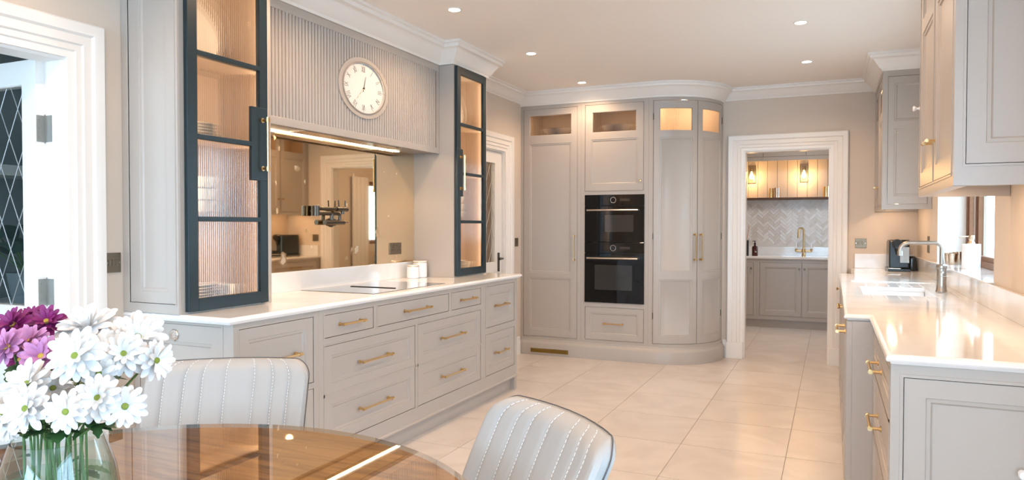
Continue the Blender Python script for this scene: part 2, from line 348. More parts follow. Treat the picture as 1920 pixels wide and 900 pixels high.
# paths run so that the room lies on their left
cornice(1, [(XW, 2.19), (XW, -6.8)], .11)
TWX = -2.545                                           # carcass front of the two towers
cornice(2, [(XW, 5.165), (TWX, 5.165), (TWX, 4.61), (-2.664, 4.61), (-2.664, 2.75), (TWX, 2.75), (TWX, 2.19), (XW, 2.19)], .148)
cornice(3, [(XW, 6.65), (XW, 5.17)], .11)
cornice(4, ([(XW, YF)] + arc + [(X0 + RC, YB)])[::-1], .13)
cornice(5, [(.35, YB), (X0 + RC, YB)], .11)
cornice(6, [(XR, 6.25), (.35, 6.25), (.35, YB)], .13)
cornice(7, [(XR, 3.65), (.35, 3.65), (.35, 2.65), (XR, 2.65)][::-1], .13)

ARCH = [(0, -.01), (0, .016), (.028, .018), (.032, .026), (.058, .022), (.062, .032), (.098, .027), (.106, .040), (.120, .046), (.146, .044), (.154, .034), (.155, -.002)]
def architrave(parent, T, r, side=1, zb=.16):
    a, b, c, d = r
    part('architrave', MB().sweep([(a, zb), (a, d), (b, d), (b, zb)], ARCH, T), white, parent, True)
    for u0, u1 in ((a - .158, a), (b, b + .158)):
        part('plinth_block', MB().tbox(T, u0, u1, 0, zb, -.002, .05), white, parent, bv=.003)
def jamb(parent, T, r, depth):
    a, b, c, d = r
    mb = MB().tbox(T, a, a + .012, 0, d, -depth, .001); mb.tbox(T, b - .012, b, 0, d, -depth, .001); mb.tbox(T, a + .012, b - .012, d - .012, d, -depth, .0008)
    part('jamb', mb, white, parent)
def door_root(n):
    o = bpy.data.objects.new('door_%d' % n, None); C.objects.link(o); o['kind'] = 'structure'; ORG[o.name] = Vector((0, 0, 0)); return o
def leaded(parent, T, u0, u1, v0, v1, w, nu=3):
    """glass pane with a diamond lattice of lead"""
    p = part('glass_pane', MB().tbox(T, u0, u1, v0, v1, w - .004, w), paneg, parent)
    mb = MB(); du = (u1 - u0) / nu; dv = du * 2.0
    for sgn in (1, -1):
        k = -int((v1 - v0) / dv * nu) - 2 * nu
        while k < int((v1 - v0) / dv) + 4 * nu:
            # line v = v0 + (u-u0)*sgn*dv/du + k*dv
            pts = []
            for u in (u0, u1):
                pts.append((u, v0 + (u - u0) * sgn * dv / du + k * dv))
            (ua, va), (ub, vb) = pts
            t0, t1 = 0., 1.
            if vb != va:
                ta, tb2 = (v0 - va) / (vb - va), (v1 - va) / (vb - va); t0, t1 = max(0, min(ta, tb2)), min(1, max(ta, tb2))
            if t1 - t0 > .02: mb.tube([T(ua + (ub - ua) * t0, va + (vb - va) * t0, w), T(ua + (ub - ua) * t1, va + (vb - va) * t1, w)], .0022, 5)
            k += 1
    lo = part('lead_lattice', mb, lead, p); lo['kind'] = 'stuff'
hingem = mat('dull_steel', (.36, .34, .31), .4, 1, noise=.08, nscale=60)
d1 = door_root(1); architrave(d1, TX(XW), DL); jamb(d1, TX(XW), DL, .12)
# the leaf stands open at a right angle into the hall
TL = TYn(1.887)
lf = part('door_leaf', panel_front(TL, -3.80, -3.003, .008, 1.985, [(-3.69, -3.10, .15, .80)], [(-3.69, -3.093, .955, 1.886)], .044), white, d1, label='white door leaf standing open')
part('door_edge', MB().tbox(TL, -3.80, -3.003, .008, .95, -.044, -.012), white, lf)
leaded(lf, TL, -3.69, -3.093, .955, 1.886, -.02, 5)
for z in (1.70, 1.02):
    mb = MB().box(-3.006, -3.0015, 1.8895, 1.9285, z - .055, z + .055); mb.box(-3.0035, -2.955, 1.9205, 1.9235, z - .055, z + .055); mb.tube([(-3.0, 1.9265, z - .06), (-3.0, 1.9265, z + .06)], .006, 8)
    for dz in (-.035, 0, .035): mb.tube([(-3.003, 1.902, z + dz), (-2.9995, 1.902, z + dz)], .004, 8)
    part('hinge', mb, hingem, d1, label='brushed steel butt hinge')
d2 = door_root(2); architrave(d2, TX(XW), DF); jamb(d2, TX(XW), DF, .12)
TD = TX(XW - .022)
lf = part('door_leaf', panel_front(TD, DF[0] + .014, DF[1] - .014, .008, DF[3] - .014, [(5.56, 6.10, .15, .80)], [(5.56, 6.10, .95, 1.89)], .042), white, d2)
leaded(lf, TD, 5.56, 6.10, .95, 1.89, -.02, 5)
mb = MB().tbox(TD, 6.145, 6.185, .86, 1.04, -.001, .007); part('handle_plate', mb, bronze, d2, bv=.003)
part('door_lever', MB().tube([TD(6.165, .985, .005), TD(6.165, .985, .05), TD(6.15, .985, .056), TD(6.07, .982, .056)], .009, 8), bronze, d2, True)
d3 = door_root(3); architrave(d3, TYn(YB), DP); jamb(d3, TYn(YB), DP, .12)
# skirting
SK = [(0, 0), (.018, 0), (.018, .13), (.012, .15), (.012, .165), (.004, .175), (0, .175)]
def skirting(name, path): struct('baseboard_' + name, MB().sweep(path, SK, TZ), white, True)
skirting('left', [(XW, 2.23), (XW, 2.095)]); skirting('left_far', [(XW, 6.61), (XW, 6.41)]); skirting('back', [(.16, YB), (.137, YB)]); skirting('back_corner', [(-.942, YB), (-.975, YB)])
# window over the sink
def window(n, T, r, depth, mull, fm, sill=None):
    o = bpy.data.objects.new('window_%d' % n, None); C.objects.link(o); o['kind'] = 'structure'; ORG[o.name] = Vector((0, 0, 0))
    a, b, c, d = r; cuts = [a] + mull + [b]; f = .04
    holes = [(p + (f if i == 0 else f / 2), q - (f if i == len(cuts) - 2 else f / 2), c + f, d - f) for i, (p, q) in enumerate(zip(cuts, cuts[1:]))]
    part('window_frame', MB().grid(T, a, b, c, d, holes, -depth - .045, -depth), fm, o, bv=.003)
    for h in holes:
        s = .03; fr = part('sash', MB().grid(T, *h, [(h[0] + s, h[1] - s, h[2] + s, h[3] - s)], -depth - .04, -depth - .012), fm, o, bv=.003)
        part('pane', MB().tbox(T, h[0] + s - .003, h[1] - s + .003, h[2] + s - .003, h[3] - s + .003, -depth - .035, -depth - .029), paneg, fr)
    return o
window(1, TXn(XR), WIN, .175, [4.60, 5.58], brownw)
window(2, TXn(PX1), (9.42, 10.0, 1.0, 2.0), .06, [], brownw)
window(3, TXn(3.3), (-2.5, .5, .15, 2.35), .02, [-1.5, -.5], white)
window(4, lambda u, v, w: (u, -6.9 + w, v), (-2.6, 0, .25, 2.45), .03, [-1.3], white)
window(5, lambda u, v, w: (u, -6.9 + w, v), (.4, 3.0, .25, 2.45), .03, [1.7], white)
struct('window_reveal_1', MB().tbox(TXn(XR), WIN[1] - .006, WIN[1], WIN[2], WIN[3], -.175, -.002).tbox(TXn(XR), WIN[0], WIN[0] + .006, WIN[2], WIN[3], -.175, -.002).tbox(TXn(XR), WIN[0], WIN[1], WIN[3] - .006, WIN[3], -.175, -.002), white)

# ------------------------------------------------------------------ left run: base cabinets
XF = -2.288; TF = TX(XF)
def base_unit(name, label, y0, y1, openings, T, xb, TB, zb=.10, zt=.884, depth=None):
    """T: front plane; openings: (u0,u1,v0,v1, kind, handle length)"""
    p0 = Vector(T(y0, 0, -.3)); r = thing(name, label, 'cabinet', (p0.x, p0.y, 0))
    f = MB().grid(T, y0, y1, zb, zt, [o[:4] for o in openings], -.022, 0); beads(f, T, [o[:4] for o in openings])
    part('face_frame', f, paint, r)
    part('carcass', MB().tbox(T, y0 + .03, y1 - .001, zb, zt, -TB, -.0245), gapm, r)  # carcass coloured dark so the drawer gaps read as shaded lines
    for (a, b, c, d, kind, hl) in openings:
        g = .003; a, b, c, d = a + g, b - g, c + g, d - g
        pan = inset_panels(a, b, c, d, .05) if kind != 'flat' else []
        dr = part('drawer' if kind != 'door' else 'door', panel_front(T, a, b, c, d, pan, (), .0215), paint, r)
        if hl: bar_handle(dr, T, (a + b) / 2, (c + d) / 2 if kind != 'door' else d - .09, hl)
    return r
u1 = base_unit('drawer_cabinet', 'two-drawer base cabinet at the end of the run beside the hall door', 2.243, 2.786, [(2.27, 2.747, .538, .858, 'drawer', .25), (2.27, 2.747, .197, .510, 'drawer', .25)], TF, XW, .595)
T = TYn(2.2415)
hole = [(-2.85, -2.352, .197, .868)]
f = MB().grid(T, XW + .003, XF - .0005, .10, .884, hole, -.02, .0); beads(f, T, hole); part('end_frame', f, paint, u1)
ed = part('end_panel', panel_front(T, -2.848, -2.354, .199, .866, [(-2.79, -2.41, .25, .79)], (), .018), paint, u1)
mb = MB().lathe([(.026, 0), (.026, .004), (.022, .008), (.001, .009)], T(-2.631, .818, 0), 24, (0, -1, 0))
for i in range(8): mb.tube([Vector(T(-2.631 + .014 * math.cos(i * PI / 4), .818 + .014 * math.sin(i * PI / 4), .006)), Vector(T(-2.631 + .014 * math.cos(i * PI / 4), .818 + .014 * math.sin(i * PI / 4), .010))], .003, 6)
part('air_vent_button', mb, steel, ed, True, label='round knurled metal button')
part('plinth', MB().box(XW, -2.322, 2.28, 2.785, 0, .102), paint, u1)
part('corner_foot', MB().box(-2.34, XF, 2.243, 2.285, 0, .1), paint, u1)
u2_ = base_unit('drawer_cabinet', 'wide seven-drawer base cabinet under the hob', 2.787, 4.590,
    [(2.828, 3.242, .738, .855, 'flat', .20), (3.282, 4.081, .738, .855, 'flat', .28), (4.124, 4.547, .738, .855, 'flat', .20),
     (2.828, 3.668, .451, .699, 'drawer', .29), (2.828, 3.668, .199, .4505, 'drawer', .29), (3.704, 4.547, .451, .699, 'drawer', .29), (3.704, 4.547, .199, .4505, 'drawer', .29)], TF, XW, .595)
part('plinth', MB().box(XW, -2.322, 2.787, 4.59, 0, .102), paint, u2_)
u3 = base_unit('drawer_cabinet', 'two-drawer base cabinet at the end of the run beside the glazed closed door', 4.591, 5.19, [(4.633, 5.137, .551, .855, 'drawer', .2), (4.633, 5.137, .199, .505, 'drawer', .2)], TF, XW, .595)
part('plinth', MB().box(XW, -2.322, 4.591, 5.155, 0, .102), paint, u3)
part('corner_foot', MB().box(-2.345, XF, 5.14, 5.19, 0, .1), paint, u3)
part('end_panel', MB().box(XW, XF - .001, 5.172, 5.19, 0, .884), paint, u3)
for u, a, b in ((u1, 2.243, 2.786), (u2_, 2.787, 4.59), (u3, 4.591, 5.19)):
    part('base_moulding', MB().sweep([(XF, b), (XF, a)], [(-.03, .098), (.004, .1), (.008, .106), (.006, .114), (0, .118)], TZ), paint, u, True)
# worktop
EDGE = [(0, .885), (.002, .887), (.004, .892), (.013, .894), (.016, .900), (.014, .908), (.008, .9135), (0, .915)]
def worktop(name, label, rects, path, loc):
    r = thing(name, label, 'worktop', loc); mb = MB()
    for (x0, x1, y0, y1, holes) in rects: mb.grid(TZ, x0, x1, y0, y1, holes, .885, .915)
    part('slab', mb, quartz, r); part('moulded_edge', MB().sweep(path, EDGE, TZ), quartz, r, True); return r
wl = worktop('worktop', 'long white quartz worktop carrying the hob', [(XW + .001, -2.272, 2.205, 5.205, [])], [(XW + .001, 5.205), (-2.272, 5.205), (-2.272, 2.205), (XW + .001, 2.205)], (-2.58, 3.7, .885))
single('upstand', MB().box(XW + .001, -2.868, 2.752, 4.612, .915, 1.030), quartz, 'white quartz upstand below the antique mirror', 'upstand', (-2.88, 3.68, .915), bv=.002)

# ------------------------------------------------------------------ towers with fluted glass doors
ZT = 2.482
def tower(label, y0, y1, dy0, dy1, block, panel_side):
    r = thing('display_cabinet', label, 'cabinet', (-2.72, (y0 + y1) / 2, .915), 'tall display cabinets on the worktop'); del r['group']
    T = TX(TWX); mb = MB()
    z0 = .9155
    mb.box(XW + .001, XW + .012, y0, y1, z0, ZT); mb.box(XW + .012, TWX - .0, y0 + .001, y0 + .02, z0, ZT); mb.box(XW + .012, TWX, y1 - .02, y1 - .001, z0, ZT)
    mb.box(XW + .012, TWX, y0 + .02, y1 - .02, z0, z0 + .02); mb.box(XW + .012, TWX, y0 + .02, y1 - .02, ZT - .03, ZT)
    part('carcass', mb, paint, r)
    part('interior_lining', MB().box(XW + .0125, XW + .016, y0 + .0205, y1 - .0205, z0 + .0205, ZT - .0305).box(XW + .016, TWX - .02, y0 + .0205, y0 + .023, z0 + .0205, ZT - .0305).box(XW + .016, TWX - .02, y1 - .023, y1 - .0205, z0 + .0205, ZT - .0305), interior, r)
    bars = [1.327, 1.687, 2.052]
    for z in bars: part('shelf', MB().box(XW + .017, TWX - .03, y0 + .024, y1 - .024, z - .008, z + .008), interior, r)
    for yy, sg in ((y0 + .032, 1), (y1 - .032, -1)):  # upright strips added out of sight behind the stiles to brighten the plates
        part('light_strip', MB().box(TWX - .016, TWX - .010, yy - .005, yy + .005, .95, 2.44), led_em, r)
        area('cabinet_light', (TWX - .018, yy, 1.695), (0, PI / 2, sg * math.radians(-28)), 1.48, .008, 6, CABW)
    hs = panel_side                                       # moulded panel on the side that faces the room
    S = TYn(y0); h = [(-2.845, -2.562, .958, 2.44)]
    if hs:
        f = MB().grid(S, XW + .002, TWX - .0, .916, ZT, h, 0, .014); beads(f, S, h, .005, .017); 
        part('side_frame', f, paint, r); part('side_panel', panel_front(TYn(y0 - .012), -2.843, -2.564, .960, 2.438, [(-2.782, -2.612, 1.01, 2.38)], (), .010), paint, r)
    # door, proud of the carcass
    D = TX(TWX + .026); st = .052; g0, g1 = dy0 + st, dy1 - st; zb, zt2 = .925, 2.475
    holes = [(g0, g1, .98, bars[0] - .011), (g0, g1, bars[0] + .011, bars[1] - .011), (g0, g1, bars[1] + .011, bars[2] - .011), (g0, g1, bars[2] + .011, zt2 - .06)]
    dr = part('door', MB().grid(D, dy0, dy1, zb, zt2, holes, -.024, 0), teal, r, bv=.002, label='dark teal door frame')
    for h in holes: fluted_pane(dr, D, h[0] - .004, h[1] + .004, h[2] - .004, h[3] + .004, -.016)
    part('handle_block', MB().tbox(D, block[0], block[1], 1.515, 1.866, -.02, .0015), teal, dr, bv=.002)
    bar_handle(dr, D, block[2], 1.69, .26, True, .007, .036)
    return r
tower('display cabinet with dark teal fluted glass door and moulded side panel by the hall', 2.205, 2.745, 2.222, 2.697, (2.590, 2.692, 2.660), True)
tower('tall display cabinet with dark teal fluted glass door beside the closed glazed door', 4.615, 5.16, 4.628, 5.105, (4.632, 4.712, 4.672), False)
def plate(c, r, group, label, th=.012):
    mb = MB().lathe([(.001, .003), (r * .6, .003), (r * .95, th), (r, th + .002), (r, th), (r * .62, 0), (.001, 0)], c, 28, cap=False)
    return single('plate', mb, china, label, 'plate', c, group, True)
for cy, nm in ((2.40, 'beside the hall door'), (4.83, 'beside the closed glazed door')):
    for k in range(7): plate((-2.72, cy, .9361 + k * .0135), .135, 'plates on the lowest shelf ' + nm, 'white plate in the bottom stack inside the display cabinet ' + nm)
    for k in range(5): plate((-2.72, cy, 1.6955 + k * .0135), .12, 'side plates on the middle shelf ' + nm, 'small white plate in the upper stack inside the display cabinet ' + nm)
    for k in range(3):
        c = (-2.72, cy, 1.3355 + k * .055)
        mb = MB().lathe([(.001, .004), (.045, .004), (.09, .03), (.11, .075), (.114, .075), (.095, .028), (.05, 0), (.001, 0)], c, 28, cap=False)
        single('bowl', mb, china, 'white bowl in the stack of bowls inside the display cabinet ' + nm, 'bowl', c, 'bowls ' + nm, True)
    # a big round platter leaning on the cabinet back
    th_ = math.radians(26); ax = Vector((math.cos(th_), 0, math.sin(th_))); pr_ = .185
    c = Vector((-2.873 + .008 + pr_ * math.sin(th_), cy + .03, 2.0600 + pr_ * math.cos(th_) + .004))
    mb = MB().lathe([(.001, .0), (.12, .0), (pr_ - .003, .014), (pr_, .012), (.12, -.006), (.001, -.006)], c, 40, ax, cap=False)
    single('platter', mb, china, 'large white platter leaning in the display cabinet ' + nm, 'platter', (-2.8, cy, 2.061), None, True)
    c = (-2.70, cy + .190, .9361)
    single('cup', MB().lathe([(.001, .004), (.03, .004), (.042, .08), (.045, .08), (.034, 0), (.001, 0)], c, 24, cap=False), china, 'white cup beside the bottom plates in the display cabinet ' + nm, 'cup', c, None, True)

# ------------------------------------------------------------------ hood, clock, mirror, taps
XH = -2.664; TH = TX(XH)
hd = thing('extractor_hood', 'wide taupe fluted extractor hood housing over the hob', 'hood', (-2.77, 3.68, 1.83))
hy0, hy1 = 2.7465, 4.6135
part('housing', MB().box(XW + .001, XH - .018, hy0, hy1, 1.8625, 2.482), paint, hd)
fr_ = MB().grid(TH, hy0, hy1, 1.83, 2.482, [(hy0 + .035, hy1 - .035, 1.872, 2.435)], -.03, 0); part('frame', fr_, paint, hd, bv=.002)
mb = MB(); pitch = .0262; n = int((hy1 - hy0 - .07) / pitch); cy_, cz_, ea, eb = 3.682, 2.150, .247, .176
for i in range(n):
    u = hy0 + .035 + pitch * (i + .5); h = pitch * .40
    segs = [(1.872, 2.435)]
    if abs(u - cy_) < ea: 
        q = eb * math.sqrt(1 - ((u - cy_) / ea) ** 2); segs = [(1.872, cz_ - q), (cz_ + q, 2.435)]
    for a, b in segs:
        mb.add([TH(u + dx, v, ww) for v in (a, b) for dx, ww in ((-h, -.0185), (-h * .9, -.006), (-h * .45, -.001), (h * .45, -.001), (h * .9, -.006), (h, -.0185))], [(j, j + 1, j + 7, j + 6) for j in range(5)] + [(0, 1, 2, 3, 4, 5), (6, 7, 8, 9, 10, 11)])
fl = part('fluting', mb, paint, hd); fl['kind'] = 'stuff'
part('underside', MB().box(XW + .001, XH - .03, hy0, hy1, 1.838, 1.862), paint, hd)
part('filter', MB().box(-2.83, -2.72, 3.2, 4.2, 1.832, 1.8385), steel, hd)
part('light_strip', MB().box(XW + .008, XW + .020, hy0 + .03, hy1 - .22, 1.8320, 1.8385), led_em, hd)
area('hood_light', (XW + .014, 3.57, 1.8305), (0, 0, 0), .008, 1.55, 7, WARM)
for y in (4.30, 3.1): 
    l = bpy.data.lights.new('hood_spot', 'SPOT'); l.energy = 6; l.color = WARM; l.spot_size = 1.9; l.spot_blend = .6; l.shadow_soft_size = .03
    o = bpy.data.objects.new('hood_spot', l); C.objects.link(o); o.location = (-2.74, y, 1.829)
ck = thing('wall_clock', 'oval cream clock with Roman numerals set into the fluted hood', 'clock', (XH, cy_, cz_))
def ell(a, b, w0, w1, ri, ro, n=64):
    """elliptical ring: inner scale ri, outer ro, from w0 to w1"""
    P = lambda s, w: [TH(cy_ + a * s * math.cos(2 * PI * j / n), cz_ + b * s * math.sin(2 * PI * j / n), w) for j in range(n)]
    L = [P(ri, w0), P(ri, w1), P(ro, w1), P(ro, w0)]
    return MB().add([p for l in L for p in l], [(q * n + j, q * n + (j + 1) % n, ((q + 1) % 4) * n + (j + 1) % n, ((q + 1) % 4) * n + j) for q in range(4) for j in range(n)])
part('surround', ell(.257, .186, -.012, .006, .86, 1.0), paint, ck, True, label='taupe painted oval ring')
part('bezel', ell(.222, .161, -.006, .010, .955, 1.0), steel, ck, True, label='polished metal bezel')
def disc(a, b, w, n=64): return MB().add([TH(cy_ + a * math.cos(2 * PI * j / n), cz_ + b * math.sin(2 * PI * j / n), w) for j in range(n)] + [TH(cy_ + a * math.cos(2 * PI * j / n), cz_ + b * math.sin(2 * PI * j / n), w - .004) for j in range(n)], [tuple(range(n)), tuple(range(n, 2 * n))[::-1]] + [(j, (j + 1) % n, n + (j + 1) % n, n + j) for j in range(n)])
cream = mat('cream_dial', (.78, .76, .72), .5, noise=.01)
part('dial', disc(.216, .156, -.004), cream, ck)
NUM = ['XII', 'I', 'II', 'III', 'IV', 'V', 'VI', 'VII', 'VIII', 'IX', 'X', 'XI']
for k, s in enumerate(NUM):
    a = PI / 2 - k * PI / 6; mb = MB(); x = 0; bars_ = []
    for ch in s:
        if ch == 'I': bars_.append((x + .004, 0, x + .004, 1)); x += .009
        if ch == 'V': bars_ += [(x, 1, x + .008, 0), (x + .016, 1, x + .008, 0)]; x += .018
        if ch == 'X': bars_ += [(x, 1, x + .016, 0), (x + .016, 1, x, 0)]; x += .018
    ca, sa = math.cos(a), math.sin(a); c0 = (cy_ + .172 * ca, cz_ + .118 * sa); rot = math.atan2(.118 * sa, .172 * ca) - PI / 2
    for (xa, ya, xb, yb) in bars_:
        def q(X, Y): X -= x / 2; Y = (Y - .5) * .036; return (c0[0] + X * math.cos(rot) - Y * math.sin(rot), c0[1] + X * math.sin(rot) + Y * math.cos(rot))
        mb.tube([TH(*q(xa, ya), -.0035), TH(*q(xb, yb), -.0035)], .0012, 5)
    mb.lathe([(.002, 0), (.002, .0015)], TH(cy_ + .200 * ca, cz_ + .143 * sa, -.0042), 8, (1, 0, 0))
    part('numeral', mb, bronze, ck)
part('hour_hand', MB().tube([TH(cy_ - .006, cz_ - .02, -.001), TH(cy_ + .022, cz_ + .075, -.001)], [.0025, .001], 6), bronze, ck)
part('minute_hand', MB().tube([TH(cy_ + .01, cz_ + .01, .001), TH(cy_ - .072, cz_ - .072, .001)], [.0025, .001], 6), bronze, ck)
part('hub', MB().lathe([(.006, -.004), (.006, .004), (.001, .005)], TH(cy_, cz_, 0), 12, (1, 0, 0)), bronze, ck, True)
single('mirror_splashback', MB().box(XW + .001, -2.885, 2.748, 4.612, 1.031, 1.837), mirrorm, 'bronze antiqued mirror splashback behind the hob', 'mirror', (-2.888, 3.68, 1.031))
def plate_wall(name, label, cat, T, u0, u1, v0, v1, rockers=0, sockets=False, m=None):
    c = T((u0 + u1) / 2, (v0 + v1) / 2, 0); r = thing(name, label, cat, c)
    part('faceplate', MB().tbox(T, u0, u1, v0, v1, .0005, .006), m or bronze2, r, bv=.002)
    cu, cv = (u0 + u1) / 2, (v0 + v1) / 2
    for i in range(rockers):
        a = cu + (i - (rockers - 1) / 2) * .017
        part('rocker', MB().tbox(T, a - .007, a + .007, cv - .014, cv + .014, .005, .010), m or bronze2, r, bv=.001)
    if sockets:
        for s in (-1, 1):
            a = cu + s * (u1 - u0) * .25; mb = MB().tbox(T, a - .002, a + .002, cv + .006, cv + .014, .005, .0065)
            for q in (-.012, .012): mb.tbox(T, a + q - .003, a + q + .003, cv - .012, cv - .006, .005, .0065)
            part('socket_slots', mb, blackr, r)
            part('rocker', MB().tbox(T, a - s * .018 - .005, a - s * .018 + .005, cv + .016, cv + .03, .005, .010), m or bronze2, r)
    for s in (-1, 1): part('screw', MB().tube([T(cu + s * ((u1 - u0) / 2 - .008), cv, .005), T(cu + s * ((u1 - u0) / 2 - .008), cv, .0072)], .003, 8), steel, r)
    return r
bronze2 = mat('antique_brass_plate', (.24, .195, .14), .42, 1, noise=.08, nscale=50)
plate_wall('socket', 'bronze double socket on the antique mirror', 'socket', TX(-2.885), 4.283, 4.433, 1.09, 1.175, 0, True)
plate_wall('light_switch', 'bronze triple switch on the wall beside the hall door', 'switch', TX(XW), 2.103, 2.178, 1.091, 1.178, 3)
plate_wall('light_switch', 'bronze switch on the wall beside the closed glazed door', 'switch', TX(XW), 6.50, 6.58, 1.09, 1.175, 1)
plate_wall('light_switch', 'bronze triple switch on the back wall beside the pantry doorway', 'switch', TYn(YB), .193, .286, 1.098, 1.184, 3)
plate_wall('light_switch', 'bronze switch on the wall between coffee machine and window', 'switch', TXn(XR), 6.36, 6.46, 1.09, 1.22, 1)
# folding pot-filler tap on the mirror
pf = thing('pot_filler_tap', 'dark bronze folding pot filler tap fixed to the mirror', 'tap', (-2.885, 3.53, 1.34))
part('wall_rose', MB().lathe([(.030, 0), (.030, .006), (.022, .010), (.022, .03), (.001, .03)], (-2.8855, 3.635, 1.318), 24, (1, 0, 0)), bronze, pf, True)
part('valve', MB().tube([(-2.852, 3.535, 1.318), (-2.852, 3.72, 1.318)], .016, 16), bronze, pf, True)
part('riser', MB().tube([(-2.852, 3.68, 1.325), (-2.852, 3.68, 1.366), (-2.852, 3.67, 1.372), (-2.85, 3.45, 1.372)], .010, 12).tube([(-2.852, 3.60, 1.325), (-2.852, 3.60, 1.37)], .012, 12), bronze, pf, True)
part('elbow', MB().tube([(-2.852, 3.445, 1.357), (-2.852, 3.445, 1.418)], .026, 20), bronze, pf, True)
part('arm', MB().tube([(-2.85, 3.45, 1.404), (-2.845, 3.69, 1.404)], .011, 12).tube([(-2.845, 3.64, 1.402), (-2.845, 3.745, 1.401)], .015, 16).tube([(-2.845, 3.70, 1.395), (-2.845, 3.70, 1.370)], .011, 12), bronze, pf, True)
part('lever', MB().tube([(-2.845, 3.665, 1.410), (-2.845, 3.66, 1.458)], .004, 8), bronze, pf, True)
part('lever', MB().tube([(-2.845, 3.728, 1.410), (-2.845, 3.728, 1.458)], .004, 8), bronze, pf, True)
part('lever', MB().tube([(-2.852, 3.715, 1.318), (-2.85, 3.765, 1.319)], .003, 8), bronze, pf, True)
hb = thing('induction_hob', 'flush induction hob with a central extractor slot in the worktop', 'hob', (-2.6, 3.715, .915))
hobm = mat('hob_glass', (.03, .032, .035), .035, noise=.05, spec=.9, coat=1.0)
part('glass', MB().box(-2.852, -2.335, 3.315, 4.12, .9145, .9175), hobm, hb, bv=.001)
part('extractor_slot', MB().box(-2.745, -2.42, 3.645, 3.665, .917, .921), blackr, hb, bv=.001)
for nm, (x, y), rr, hh in (('shorter white lidded canister with a metal rim by the cabinet side', (-2.785, 4.44), .044, .088), ('taller white lidded canister with a metal rim by the cabinet side', (-2.79, 4.545), .052, .112)):
    r = thing('canister', nm, 'canister', (x, y, .915), 'canisters beside the hob'); del r['group']
    part('body', MB().lathe([(rr * .9, 0), (rr, .004), (rr, hh), (rr * .96, hh), (.001, hh)], (x, y, .9155), 32), porc, r, True)
    part('lid', MB().lathe([(rr * 1.01, hh), (rr * 1.02, hh + .004), (rr * .98, hh + .010), (.001, hh + .011)], (x, y, .9155), 32), china, r, True)
    part('rim', MB().lathe([(rr * 1.005, hh - .003), (rr * 1.03, hh - .002), (rr * 1.03, hh + .002), (rr * 1.005, hh + .003)], (x, y, .9155), 32, cap=False), brass, r, True)

# ------------------------------------------------------------------ tall run with the curved corner
LA = RC * PI / 2
def TT(u, v, w):                                            # u runs along the flat front, round the quarter circle, then to the wall
    if u <= 0: return (X0 + u, YF - w, v)
    if u <= LA: return (X0 + (RC + w) * math.sin(u / RC), YC - (RC + w) * math.cos(u / RC), v)
    return (X0 + RC + w, YC + u - LA, v)
CV = .045
def U(x): return x - X0
def tall_unit(name, label, u0, u1, holes, curve=0):
    p = TT((u0 + u1) / 2, 0, -.25); r = thing(name, label, 'cabinet', (p[0], p[1], 0))
    f = MB().grid(TT, u0, u1, .161, 2.505, holes, -.022, 0, curve); beads(f, TT, holes, .006, .002, curve); part('face_frame', f, paint, r, bool(curve)); return r
def front(parent, name, h, panels, glass, curve=0, th=.021):
    g = .0032; d = part(name, panel_front(TT, h[0] + g, h[1] - g, h[2] + g, h[3] - g, panels, glass, th, curve), paint, parent, bool(curve))
    for q in glass: fluted_pane(d, TT, q[0] + .003, q[1] - .003, q[2] + .003, q[3] - .003, -.012, .0145, .0022)
    return d
def light_box(parent, u0, u1, z0, z1, power, flat=True):
    if flat:
        mb = MB().tbox(TT, u0, u1, z0 - .012, z0, -.55, -.023).tbox(TT, u0, u1, z1, z1 + .012, -.55, -.023).tbox(TT, u0, u1, z0, z1, -.56, -.55).tbox(TT, u0, u0 + .012, z0, z1, -.55, -.023).tbox(TT, u1 - .012, u1, z0, z1, -.55, -.023)
        part('display_shelf', mb, interior, parent)
        p = TT((u0 + u1) / 2, (z0 + z1) / 2 + .1, -.20)
    area('cabinet_light', TT((u0 + u1) / 2, z1 - .010, -.065), (0, 0, 0), .45, .008, power * 1.4, CABW)
    part('light_strip', MB().tbox(TT, u0 + .05, u1 - .05, z1 - .008, z1 - .001, -.07, -.06), led_em, parent)
h = (U(-2.858), U(-2.284), .183, 2.466)
tl = tall_unit('larder_cabinet', 'tall taupe larder cabinet with one long door and a vent grille below', U(XW + .001), U(-2.2455), [h])
d = front(tl, 'door', h, [(U(-2.793), U(-2.350), .828, 2.117), (U(-2.793), U(-2.350), .250, .776)], [(U(-2.793), U(-2.350), 2.200, 2.402)])
bar_handle(d, TT, U(-2.314), 1.082, .26, True)
part('carcass', MB().tbox(TT, U(XW + .001), U(-2.246), .161, 2.17, -.60, -.0245).tbox(TT, U(XW + .001), U(-2.246), 2.49, 2.505, -.60, -.0245), gapm, tl)
light_box(tl, U(XW + .01), U(-2.26), 2.184, 2.474, 2.0)
hu, ho, hd_ = (U(-2.207), U(-1.627), 1.632, 2.470), (U(-2.207), U(-1.617), .553, 1.597), (U(-2.202), U(-1.620), .188, .508)
to = tall_unit('oven_cabinet', 'tall taupe cabinet housing the two black ovens', U(-2.2445), U(-1.5805), [hu, ho, hd_])
d = front(to, 'door', hu, [(U(-2.147), U(-1.683), 1.694, 2.133)], [(U(-2.132), U(-1.700), 2.2, 2.396)]); knob(d, TT, U(-1.655), 1.725, .013)
d = front(to, 'drawer', hd_, [(U(-2.147), U(-1.675), .241, .455)], []); bar_handle(d, TT, U(-1.915), .352, .20)
part('carcass', MB().tbox(TT, U(-2.244), U(-1.581), .161, .54, -.60, -.0245).tbox(TT, U(-2.244), U(-1.581), 1.6, 2.17, -.60, -.0245).tbox(TT, U(-2.244), U(-2.209), .54, 1.6, -.6, -.0245).tbox(TT, U(-1.615), U(-1.581), .54, 1.6, -.6, -.0245).tbox(TT, U(-2.244), U(-1.581), 2.49, 2.505, -.60, -.0245), gapm, to)
